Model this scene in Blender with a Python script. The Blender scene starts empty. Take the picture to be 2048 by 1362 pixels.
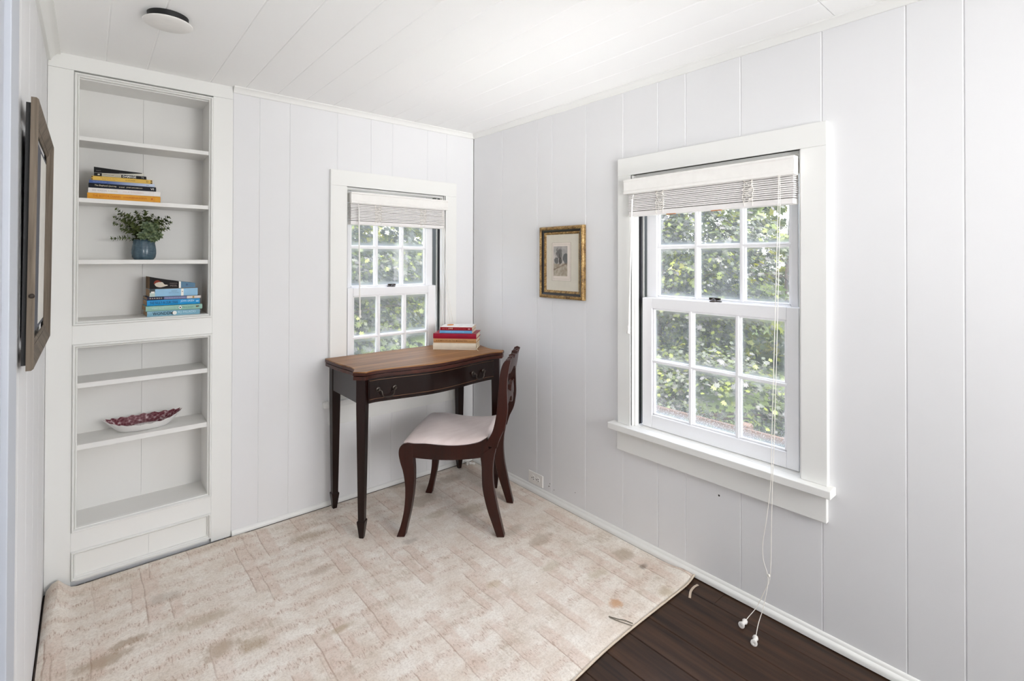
import bpy, bmesh, math, random
import numpy as np
from mathutils import Vector, Matrix
R = math.radians
random.seed(7)
rng = np.random.default_rng(7)
SC = bpy.context.scene
COL = SC.collection

# ------------------------------------------------------------------ camera
F_PX, CY_PX = 999.257, 512.907
yaw, pitch, roll = R(40.28310), R(0.37291), R(-0.11548)
fwd = Vector((math.sin(yaw)*math.cos(pitch), math.cos(yaw)*math.cos(pitch), math.sin(pitch)))
rgt = Vector((math.cos(yaw), -math.sin(yaw), 0))
dwn = fwd.cross(rgt)
rg2 = rgt*math.cos(roll) + dwn*math.sin(roll)
dw2 = -rgt*math.sin(roll) + dwn*math.cos(roll)
CAM = Vector((-2.00012, -2.76602, 1.36))
cd = bpy.data.cameras.new('camera'); cam = bpy.data.objects.new('camera', cd); COL.objects.link(cam)
cd.sensor_width = 36; cd.sensor_fit = 'HORIZONTAL'; cd.lens = F_PX/2048*36
cd.shift_x = 0; cd.shift_y = -(681-CY_PX)/2048; cd.clip_start = 0.02; cd.clip_end = 200
m = Matrix.Identity(4)
for i, v in enumerate((rg2, -dw2, -fwd)):
    for j in range(3): m[j][i] = v[j]
m.translation = CAM
cam.matrix_world = m
SC.camera = cam

# ------------------------------------------------------------------ world, sun, fill lamps, exposure
SC.view_settings.view_transform = 'Standard'; SC.view_settings.look = 'None'
SC.view_settings.gamma = 1; SC.view_settings.use_curve_mapping = False
SC.view_settings.exposure = 0.29
SC.cycles.use_denoising = True
SC.cycles.max_bounces = 10; SC.cycles.diffuse_bounces = 6; SC.cycles.transparent_max_bounces = 16
SC.cycles.sample_clamp_indirect = 6
SC.cycles.caustics_reflective = False; SC.cycles.caustics_refractive = False
w = bpy.data.worlds.new('sky'); SC.world = w; w.use_nodes = True
nt = w.node_tree; bg = nt.nodes['Background']
sky = nt.nodes.new('ShaderNodeTexSky'); sky.sky_type = 'NISHITA'; sky.sun_disc = False
sky.sun_elevation = R(65); sky.sun_rotation = R(220); sky.dust_density = 3; sky.air_density = 1.0
hs = nt.nodes.new('ShaderNodeHueSaturation'); hs.inputs['Saturation'].default_value = .5
nt.links.new(sky.outputs[0], hs.inputs['Color']); nt.links.new(hs.outputs[0], bg.inputs[0]); bg.inputs[1].default_value = 1.4
sd = bpy.data.lights.new('sun', 'SUN'); sd.energy = 5.5; sd.angle = R(2); sd.color = (1, .95, .85)
so = bpy.data.objects.new('sun', sd); COL.objects.link(so)
so.rotation_euler = Vector((0.30, 0.36, -1.0)).to_track_quat('-Z', 'Y').to_euler()

def area(name, loc, direction, sx, sy, energy, color=(1, 1, 1), spread=180):
    d = bpy.data.lights.new(name, 'AREA'); d.shape = 'RECTANGLE'; d.size = sx; d.size_y = sy
    d.energy = energy; d.color = color; d.spread = R(spread)
    o = bpy.data.objects.new(name, d); COL.objects.link(o); o.location = loc
    o.rotation_euler = Vector(direction).to_track_quat('-Z', 'Z').to_euler()
    return o
# unseen up-facing lamps, added to brighten the ceiling
area('ceiling_fill', (-1.10, -2.85, .10), (.36, .98, 1.0), .7, .7, 2.0, (1, 1, 1), 38)
area('bounce_fill', (-1.40, -3.40, .25), (-.42, .85, 1.0), 1.0, .8, 4.0, (1, 1, 1), 70)
area('corner_fill', (-1.55, -4.50, 1.35), (1.70, 4.05, .55), 1.0, 1.0, 3.0, (1, 1, 1), 44)  # added narrow lamp that brightens the far corner, no window there
area('rear_fill', (-.60, -4.70, 1.30), (-0.16, 1, -0.36), 1.0, 1.5, 60, (1.0, 1.0, 1.0))  # unseen fill lamp behind the camera, added to lift rug and bookcase
area('right_fill', (-0.04, -3.45, 1.30), (-1, 0.42, 0.05), 1.15, 1.4, 12, (0.99, 0.995, 1.0))  # unseen fill lamp by the solid wall, added to brighten the left side

# ------------------------------------------------------------------ helpers
class MB:
    def __init__(s): s.v = []; s.f = []; s.mi = []
    def add(s, vs, fs, k=0):
        n = len(s.v); s.v += [tuple(map(float, p)) for p in vs]
        s.f += [tuple(i+n for i in f) for f in fs]; s.mi += [k]*len(fs); return s
    def box(s, x0, x1, y0, y1, z0, z1, k=0):
        x0, x1 = sorted((x0, x1)); y0, y1 = sorted((y0, y1)); z0, z1 = sorted((z0, z1))
        return s.add([(x0,y0,z0),(x1,y0,z0),(x1,y1,z0),(x0,y1,z0),(x0,y0,z1),(x1,y0,z1),(x1,y1,z1),(x0,y1,z1)],
              [(0,3,2,1),(4,5,6,7),(0,1,5,4),(1,2,6,5),(2,3,7,6),(3,0,4,7)], k)
    def prism(s, poly, fn, a0, a1, k=0):
        """poly: list of 2D points, fn(p,q,a)->xyz"""
        n = len(poly)
        vs = [fn(p, q, a0) for p, q in poly] + [fn(p, q, a1) for p, q in poly]
        fs = [tuple(range(n-1, -1, -1)), tuple(range(n, 2*n))] + [(i, (i+1) % n, n+(i+1) % n, n+i) for i in range(n)]
        return s.add(vs, fs, k)
    def rings(s, rings, cap=True, k=0, close=True):
        n = len(rings[0]); vs = [p for r in rings for p in r]; fs = []
        for a in range(len(rings)-1):
            for i in range(n if close else n-1):
                j = (i+1) % n
                fs.append((a*n+i, a*n+j, (a+1)*n+j, (a+1)*n+i))
        if cap:
            fs.append(tuple(range(n-1, -1, -1))); fs.append(tuple(range((len(rings)-1)*n, len(rings)*n)))
        return s.add(vs, fs, k)
    def tube(s, path, r, seg=6, k=0):
        path = [Vector(p) for p in path]; rr = r if isinstance(r, (list, tuple)) else [r]*len(path)
        rings = []; ref = None
        for i, p in enumerate(path):
            t = (path[min(i+1, len(path)-1)] - path[max(i-1, 0)])
            t = t.normalized() if t.length > 1e-9 else Vector((0, 0, 1))
            if ref is None:
                ref = Vector((0, 0, 1)) if abs(t.z) < .9 else Vector((1, 0, 0))
            u = t.cross(ref); u = u.normalized() if u.length > 1e-6 else t.orthogonal().normalized()
            vv = u.cross(t).normalized(); ref = vv
            rings.append([p + (u*math.cos(2*math.pi*a/seg) + vv*math.sin(2*math.pi*a/seg))*rr[i] for a in range(seg)])
        return s.rings(rings, True, k)
    def lathe(s, prof, c=(0, 0, 0), seg=24, k=0, axis='z', cap=True):
        rings = []
        for r, h in prof:
            ring = []
            for a in range(seg):
                ca, sa = r*math.cos(2*math.pi*a/seg), r*math.sin(2*math.pi*a/seg)
                p = {'z': (ca, sa, h), 'x': (h, ca, sa), 'y': (ca, h, sa)}[axis]
                ring.append((c[0]+p[0], c[1]+p[1], c[2]+p[2]))
            rings.append(ring)
        return s.rings(rings, cap, k)
    def ballish(s, c, rx, ry, rz, seg=10, k=0):
        rings = []
        for i in range(1, 7):
            th = math.pi*i/7
            rings.append([(c[0]+rx*math.sin(th)*math.cos(2*math.pi*a/seg), c[1]+ry*math.sin(th)*math.sin(2*math.pi*a/seg), c[2]+rz*math.cos(th)) for a in range(seg)])
        return s.rings(rings, True, k)

def obj(name, mb, mat, parent=None, off=None, bevel=0, smooth=None, seg=2, kind=None, label=None):
    me = bpy.data.meshes.new(name)
    vs = mb.v
    if off is not None: vs = [(a-off[0], b-off[1], c-off[2]) for a, b, c in vs]
    me.from_pydata(vs, [], mb.f)
    bm = bmesh.new(); bm.from_mesh(me); bmesh.ops.recalc_face_normals(bm, faces=bm.faces[:]); bm.to_mesh(me); bm.free()
    mats = mat if isinstance(mat, (list, tuple)) else [mat]
    for q in mats: me.materials.append(q)
    if len(mats) > 1: me.polygons.foreach_set('material_index', mb.mi)
    o = bpy.data.objects.new(name, me); COL.objects.link(o)
    if parent is not None: o.parent = parent
    if smooth is not None:
        me.shade_smooth(); me.set_sharp_from_angle(angle=R(smooth))
    if bevel:
        b = o.modifiers.new('bevel', 'BEVEL'); b.width = bevel; b.segments = seg; b.limit_method = 'ANGLE'; b.angle_limit = R(40)
    if kind: o['kind'] = kind
    if label: o['label'] = label
    return o

def thing(name, label, cat, loc=(0, 0, 0), rotz=0, group=None):
    o = bpy.data.objects.new(name, None); COL.objects.link(o)
    o.empty_display_size = .05
    o.location = loc; o.rotation_euler = (0, 0, rotz)
    o['label'] = label; o['category'] = cat
    if group: o['group'] = group
    return o
def tag(o, label, cat, group=None):
    o['label'] = label; o['category'] = cat
    if group: o['group'] = group
    return o

def spline(pts, n=8):
    """Catmull-Rom through points"""
    P = [Vector(p) for p in pts]; out = []
    for i in range(len(P)-1):
        p0, p1, p2, p3 = P[max(i-1, 0)], P[i], P[i+1], P[min(i+2, len(P)-1)]
        for k in range(n):
            t = k/n
            out.append(.5*((2*p1) + (p2-p0)*t + (2*p0-5*p1+4*p2-p3)*t*t + (3*p1-p0-3*p2+p3)*t**3))
    out.append(P[-1]); return out
def sp2(pts, n=6): return [(p[0], p[1]) for p in spline([(a, b, 0) for a, b in pts], n)]

# ------------------------------------------------------------------ materials
def lin(c):
    return tuple(((x/255)/12.92 if x/255 <= .04045 else ((x/255+.055)/1.055)**2.4) for x in c) + (1,)
class NB:
    """small node-building helper"""
    def __init__(s, name):
        s.m = bpy.data.materials.new(name); s.m.use_nodes = True; s.t = s.m.node_tree
        s.p = s.t.nodes['Principled BSDF']; s.o = s.t.nodes['Material Output']
    def n(s, typ, **kw):
        x = s.t.nodes.new('ShaderNode'+typ)
        for k, v in kw.items(): setattr(x, k, v)
        return x
    def l(s, a, b): s.t.links.new(a, b)
    def set(s, inp, v):
        if hasattr(v, 'is_output') or isinstance(v, bpy.types.NodeSocket): s.l(v, inp)
        else: inp.default_value = v
    def math(s, op, a, b=0.0, c=None, clamp=False):
        x = s.n('Math', operation=op); x.use_clamp = clamp
        s.set(x.inputs[0], a); s.set(x.inputs[1], b)
        if c is not None: s.set(x.inputs[2], c)
        return x.outputs[0]
    def mix(s, f, a, b, typ='MIX'):
        x = s.n('MixRGB', blend_type=typ); s.set(x.inputs[0], f); s.set(x.inputs[1], a); s.set(x.inputs[2], b); return x.outputs[0]
    def coord(s, which='Object', scale=(1, 1, 1), rot=(0, 0, 0), loc=(0, 0, 0)):
        tc = s.n('TexCoord'); mp = s.n('Mapping'); s.l(tc.outputs[which], mp.inputs[0])
        mp.inputs[1].default_value = loc; mp.inputs[2].default_value = rot; mp.inputs[3].default_value = scale
        return mp.outputs[0]
    def noise(s, vec, scale=5, detail=4, rough=.55, dist=0):
        x = s.n('TexNoise'); s.l(vec, x.inputs['Vector']); x.inputs['Scale'].default_value = scale
        x.inputs['Detail'].default_value = detail; x.inputs['Roughness'].default_value = rough; x.inputs['Distortion'].default_value = dist
        return x.outputs[0]
    def ramp(s, f, stops, interp='LINEAR'):
        x = s.n('ValToRGB'); s.l(f, x.inputs[0]); cr = x.color_ramp; cr.interpolation = interp
        while len(cr.elements) < len(stops): cr.elements.new(.5)
        for e, (p, c) in zip(cr.elements, stops):
            e.position = p; e.color = c if len(c) == 4 else (*c, 1)
        return x.outputs[0]
    def range(s, f, a, b, c=0, d=1, smooth=True):
        x = s.n('MapRange'); x.interpolation_type = 'SMOOTHSTEP' if smooth else 'LINEAR'
        s.set(x.inputs[0], f)
        for i, v in zip((1, 2, 3, 4), (a, b, c, d)): x.inputs[i].default_value = v
        return x.outputs[0]
    def bump(s, h, strength=.2, dist=.002):
        x = s.n('Bump'); x.inputs['Strength'].default_value = strength; x.inputs['Distance'].default_value = dist
        s.l(h, x.inputs['Height']); s.l(x.outputs[0], s.p.inputs['Normal'])
    def base(s, c): s.set(s.p.inputs['Base Color'], c)

def plain(name, c, rough=.5, spec=.5, metal=0, var=.05, nscale=30, bump=0, bdist=.001):
    b = NB(name); v = b.coord('Object'); f = b.noise(v, nscale, 3)
    c = lin(c)
    lo = tuple(x*(1-var) for x in c[:3]); hi = tuple(min(1, x*(1+var)) for x in c[:3])
    b.base(b.ramp(f, [(.3, lo), (.7, hi)]))
    b.p.inputs['Roughness'].default_value = rough; b.p.inputs['Specular IOR Level'].default_value = spec
    b.p.inputs['Metallic'].default_value = metal
    if bump: b.bump(f, bump, bdist)
    return b.m

def paint(name, c, rough=.55, dirt=.03):
    b = NB(name); v = b.coord('Object'); f = b.noise(v, 2.2, 3)
    g = b.noise(v, 260, 2)
    c = lin(c)
    col = b.ramp(f, [(.25, tuple(x*(1-dirt) for x in c[:3])), (.75, c[:3])])
    b.base(col); b.p.inputs['Roughness'].default_value = rough; b.p.inputs['Specular IOR Level'].default_value = .35
    b.bump(g, .12, .0006)
    return b.m
WALL = paint('wall_paint', (229, 229, 230))
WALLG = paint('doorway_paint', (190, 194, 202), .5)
CEIL = paint('ceiling_paint', (250, 250, 249), .6, .01)
TRIM = paint('trim_paint', (235, 235, 232), .38, .02)
SHELF = paint('shelf_paint', (232, 231, 228), .42, .05)
SASH = paint('sash_paint', (244, 244, 246), .35, .01)
BLACK = plain('black_liner', (18, 18, 20), .5)
GREYL = plain('grey_liner', (70, 70, 74), .4)
BRONZE = plain('bronze', (62, 54, 48), .35, .6, .6)
WHITEP = plain('white_plastic', (238, 236, 232), .35, .5, 0, .02)
SLAT = plain('slat_white', (234, 231, 229), .4, .5, 0, .02)
CORD = plain('cord_white', (236, 232, 224), .7, .3, 0, .03)

def wood(name, dark, light, axis=0, rough=.3, scale=1.0, spec=.5, coat=0.0, contrast=(.3, .72)):
    b = NB(name); sc = [28*scale]*3; sc[axis] = 1.6*scale
    v = b.coord('Object', tuple(sc)); f = b.noise(v, 1.0, 6, .62, .6)
    v2 = b.coord('Object', tuple(x*.22 for x in sc)); g = b.noise(v2, 1.0, 3)
    h = b.math('ADD', b.math('MULTIPLY', f, .6), b.math('MULTIPLY', g, .4))
    b.base(b.ramp(h, [(contrast[0], lin(dark)[:3]), (contrast[1], lin(light)[:3])]))
    b.p.inputs['Roughness'].default_value = rough; b.p.inputs['Specular IOR Level'].default_value = spec
    b.p.inputs['Coat Weight'].default_value = coat; b.p.inputs['Coat Roughness'].default_value = .15
    b.bump(f, .06, .0008)
    return b.m
MAHOG = wood('mahogany', (16, 5, 3), (42, 15, 9), 2, .30, 1, .30, .06)
MAHOGX = wood('mahogany_frieze', (14, 6, 4), (36, 15, 10), 0, .26, 1, .32, .08)
MAHOGE = wood('mahogany_edge', (30, 12, 8), (88, 42, 29), 0, .38, 1, .30, .05)
TOPW = wood('desk_top_wood', (96, 58, 32), (178, 128, 76), 0, .40, 1.3, .28, .0, (.34, .68))
CHAIRW = wood('chair_wood', (22, 7, 3), (60, 21, 10), 2, .32, 1, .30, .06)
INLAY = plain('inlay', (120, 82, 52), .4)
FLOORW = wood('floor_wood', (24, 15, 10), (84, 58, 41), 1, .42, 1.3, .35, 0, (.34, .74))
GREYWOOD = wood('weathered_wood', (70, 60, 50), (136, 124, 110), 2, .7, 2.2, .3, 0, (.3, .7))
BARKM = wood('bark', (60, 48, 40), (110, 95, 82), 2, .9, .6, .2)
FENCEW = wood('fence_wood', (62, 48, 40), (104, 88, 78), 1, .8, .6, .2)

# ------------------------------------------------------------------ shell
CZ = 2.21
XC = -2.132
YF = -4.80
# window specs : u along wall, d depth (outwards +)
WA = dict(o0=-.985, o1=-.155, i0=-.893, i1=-.239, hb=1.771, ht=1.859, st=.577, st_u=(-1.018, -.135), ap=.445,
          lo=(-.866, -.279), up=(-.852, -.280), mr=(1.147, 1.194), lm=(-.671, -.497), lh=.904, um=(-.668, -.495), uh=1.434,
          lg=(-.832, -.334), ug=(-.832, -.328), br=.640, flip=False)
WB = dict(o0=-2.143, o1=-1.234, i0=-2.057, i1=-1.309, hb=1.766, ht=1.852, st=.567, st_u=(-2.163, -1.198), ap=.435,
          lo=(-2.033, -1.339), up=(-2.016, -1.337), mr=(1.132, 1.181), lm=(-1.797, -1.587), lh=.883, um=(-1.797, -1.592), uh=1.422,
          lg=(-1.988, -1.392), ug=(-1.989, -1.392), br=.630, flip=True)
fA = lambda u, d, z: (u, d, z)
fB = lambda u, d, z: (d, u, z)

def mbox(mb, fn, u0, u1, d0, d1, z0, z1, k=0):
    p, q = fn(u0, d0, z0), fn(u1, d1, z1)
    mb.box(p[0], q[0], p[1], q[1], z0, z1, k)

def board(mb, fn, u0, u1, z0, z1, c0=True, c1=True, d=.02, ch=.0030, gap=.0):
    a, b = u0+(gap if c0 else 0), u1-(gap if c1 else 0)
    poly = [(a, d)]
    poly += [(a, ch*.8), (a+ch, 0)] if c0 else [(a, 0)]
    poly += [(b-ch, 0), (b, ch*.8)] if c1 else [(b, 0)]
    poly += [(b, d)]
    mb.prism(poly, lambda p, q, t: fn(p, q, t), z0, z1)

def clad(parent, fn, seams, hole, z0=0.0, z1=CZ, mat=WALL):
    for u0, u1 in zip(seams[:-1], seams[1:]):
        mb = MB()
        if hole and u1 > hole[0] and u0 < hole[1]:
            h0, h1, hz0, hz1 = hole
            if u0 < h0: board(mb, fn, u0, h0, z0, z1, True, False)
            if u1 > h1: board(mb, fn, h1, u1, z0, z1, False, True)
            a, b = max(u0, h0), min(u1, h1)
            board(mb, fn, a, b, z0, hz0, u0 >= h0, u1 <= h1)
            board(mb, fn, a, b, hz1, z1, u0 >= h0, u1 <= h1)
        else:
            board(mb, fn, u0, u1, z0, z1)
        obj('board', mb, mat, parent)

def holebox(mb, fn, u0, u1, d0, d1, z0, z1, hole):
    h0, h1, a, b = hole
    mbox(mb, fn, u0, h0, d0, d1, z0, z1); mbox(mb, fn, h1, u1, d0, d1, z0, z1)
    mbox(mb, fn, h0, h1, d0, d1, z0, a); mbox(mb, fn, h0, h1, d0, d1, b, z1)
def hole_of(W): return (W['i0']-.012, W['i1']+.012, W['st']-.03, W['hb']+.012)

mb = MB(); holebox(mb, fA, -1.455, .16, .0202, .14, -.12, 2.4, hole_of(WA))
wallA = obj('wall_back', mb, WALL, kind='structure')
clad(wallA, fA, [-1.46, -1.340, -1.194, -.940, -.741, -.604, -.362, -.219, 0.0], hole_of(WA))
mb = MB(); holebox(mb, fB, YF, .14, .0202, .14, -.12, 2.4, hole_of(WB))
wallB = obj('wall_right', mb, WALL, kind='structure')
clad(wallB, fB, [-4.8, -4.55, -4.3, -4.02, -3.75, -3.49, -3.25, -3.0, -2.75, -2.501, -2.361, -2.120, -1.828, -1.585, -1.446, -1.249, -1.008, -.757, -.634, -.31, 0.0], hole_of(WB))
fC = lambda u, d, z: (XC-d, u, z)
mb = MB(); mbox(mb, fC, YF, .30, .0202, .16, -.12, 2.4)
wallC = obj('wall_left', mb, WALL, kind='structure')
clad(wallC, fC, [-4.8, -4.6, -4.4, -4.2, -4.0, -3.8, -3.6, -3.4, -3.2, -3.0, -2.8, -2.6, -2.4, -2.2, -2.0, -1.8, -1.6, -1.4, -1.27, -1.02, -.79, -.56, -.33, -.12, 0.0], None)
mb = MB(); mb.box(XC-.15, .15, YF-.12, YF, -.12, 2.4)
obj('wall_front', mb, WALL, kind='structure')
# floor : sub-floor and planks
mb = MB(); mb.box(XC-.1, .1, YF-.1, .25, -.14, -.0205)
floor = obj('floor', mb, FLOORW, kind='structure')
x = XC; fw = [.128, .118, .134, .122, .13]
k = 0
while x < -.0005:
    x1 = min(0.0, x + fw[k % 5]); mb = MB()
    ym = -2.35 + .9*math.sin(k*2.4)
    for a, b in ((YF, ym), (ym, -.0)):
        mb2 = MB()
        aa, bb = x+.0008, x1-.0008
        mb2.prism([(aa, -.02), (aa, -.002), (aa+.002, 0), (bb-.002, 0), (bb, -.002), (bb, -.02)], lambda p, q, t: (p, t, q), a+.0006, b-.0006)
        o = obj('plank', mb2, FLOORW, floor)
    x = x1; k += 1
# ceiling
mb = MB(); mb.box(XC-.1, .14, YF-.1, .30, CZ+.0205, CZ+.16)
ceil = obj('ceiling', mb, CEIL, kind='structure')
cs = [XC, -1.948, -1.804, -1.558, -1.411, -1.264, -1.120, -.974, -.767, -.622, -.470, -.322, -.165, 0.0]
for a, b in zip(cs[:-1], cs[1:]):
    mb = MB(); c = .0036
    poly = [(a, .02), (a, c*.6), (a+c, 0), (b-c, 0), (b, c*.6), (b, .02)]
    rngs = [(YF, 0.0)] if b != -.165 and b != 0.0 else [(YF, -2.17), (-2.168, 0.0)]
    for y0, y1 in rngs:
        mb.prism(poly, lambda p, q, t: (p, t, CZ+q), y0, y1)
    obj('board', mb, CEIL, ceil)
# crown mouldings (small bed mould)
def run(mb, fn, prof, u0, u1): mb.prism(prof, lambda p, q, t: fn(t, -p, q), u0, u1)
crown = [(0, CZ-.030), (.008, CZ-.030), (.012, CZ-.024), (.013, CZ-.018), (.020, CZ-.012), (.024, CZ-.006), (.027, CZ-.005), (.027, CZ), (0, CZ)]
mb = MB(); run(mb, fA, crown, -1.46, 0); obj('trim_1', mb, TRIM, kind='structure', smooth=50)
mb = MB(); run(mb, fB, crown, YF, 0); obj('trim_2', mb, TRIM, kind='structure', smooth=50)
crownC = [(0, CZ-.042), (.010, CZ-.042), (.014, CZ-.03), (.022, CZ-.02), (.028, CZ-.012), (.040, CZ-.01), (.040, CZ), (0, CZ)]
mb = MB(); run(mb, fC, crownC, -1.27, -.006); obj('trim_3', mb, TRIM, kind='structure', smooth=50)
# door casing on the left wall, near the camera
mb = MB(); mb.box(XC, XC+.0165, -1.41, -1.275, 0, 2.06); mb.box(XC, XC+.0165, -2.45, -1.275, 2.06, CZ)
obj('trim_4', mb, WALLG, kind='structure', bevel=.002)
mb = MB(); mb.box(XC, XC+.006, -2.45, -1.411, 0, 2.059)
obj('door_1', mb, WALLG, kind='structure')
# baseboards
shoeA = [(0, .004), (.013, .004), (.0135, .012), (.011, .019), (.006, .0245), (.003, .027), (0, .027)]
mb = MB(); run(mb, fA, shoeA, -1.458, -.001); obj('baseboard_back', mb, TRIM, kind='structure', smooth=50)
shoeB = [(0, .004), (.017, .004), (.017, .016), (.014, .024), (.007, .028), (.006, .034), (.003, .040), (0, .041)]
mb = MB(); run(mb, fB, shoeB, YF, -.012); obj('baseboard_right', mb, TRIM, kind='structure', smooth=50)
# small nail holes in the right wall boards
for (yy, zz, r) in ((-1.737, .384, .0042), (-.742, .092, .0028), (-.735, .075, .0035), (-.775, .068, .0024), (-.935, .11, .0022)):
    mb = MB(); mb.lathe([(r, -.0004), (r*.7, -.0004), (r*.65, .0)], (0, yy, zz), 10, axis='x'); obj('nail_hole', mb, BLACK, wallB)

# ------------------------------------------------------------------ windows
def glass_mat(lo, hi):
    b = NB('window_glass'); t = b.t
    tc = b.n('TexCoord')
    gen = b.n('SeparateXYZ'); b.l(tc.outputs['UV'], gen.inputs[0])
    # distance to pane edge in uv
    u = gen.outputs[0]; v = gen.outputs[1]
    eu = b.math('MINIMUM', u, b.math('SUBTRACT', 1.0, u)); ev = b.math('MINIMUM', v, b.math('SUBTRACT', 1.0, v))
    e = b.math('MINIMUM', eu, ev)
    ob = b.n('SeparateXYZ'); b.l(tc.outputs['Object'], ob.inputs[0])
    n1 = b.noise(tc.outputs['Object'], 9, 4)
    edge = b.range(b.math('ADD', e, b.math('MULTIPLY', b.math('SUBTRACT', n1, .5), .12)), 0.0, .16, 1, 0)
    spots = b.n('TexVoronoi'); b.l(tc.outputs['Object'], spots.inputs['Vector']); spots.inputs['Scale'].default_value = 210
    sp = b.range(spots.outputs['Distance'], .28, .40, 1, 0)
    low = b.range(b.math('ADD', ob.outputs[2], b.math('MULTIPLY', n1, .10)), .66, .80, 1, 0)
    spm = b.math('MULTIPLY', b.math('MULTIPLY', sp, low), .75)
    fog = b.math('MULTIPLY', b.range(ob.outputs[2], .63, .69, 1, 0), .16)
    haze = b.math('ADD', b.math('ADD', b.range(n1, .3, .75, lo, hi), b.math('MULTIPLY', edge, .30)), b.math('MAXIMUM', spm, fog), clamp=True)
    tr = b.n('BsdfTransparent'); df = b.n('BsdfDiffuse'); tl = b.n('BsdfTranslucent'); gl = b.n('BsdfGlossy')
    df.inputs[0].default_value = (.70, .73, .77, 1); tl.inputs[0].default_value = (.52, .54, .56, 1); gl.inputs['Roughness'].default_value = .03
    m1 = b.n('MixShader'); m1.inputs[0].default_value = .5; b.l(df.outputs[0], m1.inputs[1]); b.l(tl.outputs[0], m1.inputs[2])
    m2 = b.n('MixShader'); b.l(haze, m2.inputs[0]); b.l(tr.outputs[0], m2.inputs[1]); b.l(m1.outputs[0], m2.inputs[2])
    m3 = b.n('MixShader'); m3.inputs[0].default_value = .025; b.l(m2.outputs[0], m3.inputs[1]); b.l(gl.outputs[0], m3.inputs[2])
    b.l(m3.outputs[0], b.o.inputs[0])
    return b.m
GLASS = glass_mat(.14, .26); GLASS_A = glass_mat(.20, .38)  # extra haze in GLASS_A stands in for bright sky reflected in the pane

def pane(fn, u0, u1, z0, z1, d, parent):
    me = bpy.data.meshes.new('pane')
    vs = [fn(u0, d, z0), fn(u1, d, z0), fn(u1, d, z1), fn(u0, d, z1)]
    me.from_pydata(vs, [], [(0, 1, 2, 3)]); me.materials.append(GLASS if fn(0, 1, 0)[0] else GLASS_A)
    uv = me.uv_layers.new(name='uv')
    for i, c in enumerate(((0, 0), (1, 0), (1, 1), (0, 1))): uv.data[i].uv = c
    o = bpy.data.objects.new('pane', me); COL.objects.link(o); o.parent = parent
    return o

def sash(name, fn, W, key, d0, d1, z0, z1, rails, glass, muntins, hz, root):
    s0, s1 = W[key]; g0, g1 = glass
    mb = MB()
    mbox(mb, fn, s0, g0, d0, d1, z0, z1); mbox(mb, fn, g1, s1, d0, d1, z0, z1)
    mbox(mb, fn, g0, g1, d0, d1, z0, rails[0]); mbox(mb, fn, g0, g1, d0, d1, rails[1], z1)
    so = obj(name, mb, SASH, root, bevel=.003)
    dm = (d0+d1)/2+.004
    # glazing bead around the opening (a step back from the sash face)
    mb = MB(); e = .010
    mbox(mb, fn, g0, g0+e, d0+.008, dm, rails[0], rails[1]); mbox(mb, fn, g1-e, g1, d0+.008, dm, rails[0], rails[1])
    mbox(mb, fn, g0, g1, d0+.008, dm, rails[0], rails[0]+e*.8); mbox(mb, fn, g0, g1, d0+.008, dm, rails[1]-e*.8, rails[1])
    obj('glazing_bead', mb, SASH, so, bevel=.003)
    us = [g0] + list(muntins) + [g1]
    for mu in muntins:
        mb = MB(); mbox(mb, fn, mu-.006, mu+.006, d0+.003, d1-.002, rails[0], rails[1])
        mbox(mb, fn, mu-.012, mu+.012, d0+.011, d1-.006, rails[0], rails[1]); obj('muntin', mb, SASH, so, bevel=.0025)
    mb = MB(); mbox(mb, fn, g0, g1, d0+.0035, d1-.0025, hz-.005, hz+.005); mbox(mb, fn, g0, g1, d0+.0115, d1-.0065, hz-.010, hz+.010)
    obj('muntin', mb, SASH, so, bevel=.0025)
    for a, b in zip(us[:-1], us[1:]):
        for c, d in ((rails[0], hz), (hz, rails[1])):
            pane(fn, a, b, c, d, dm, so)
    return so

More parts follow.
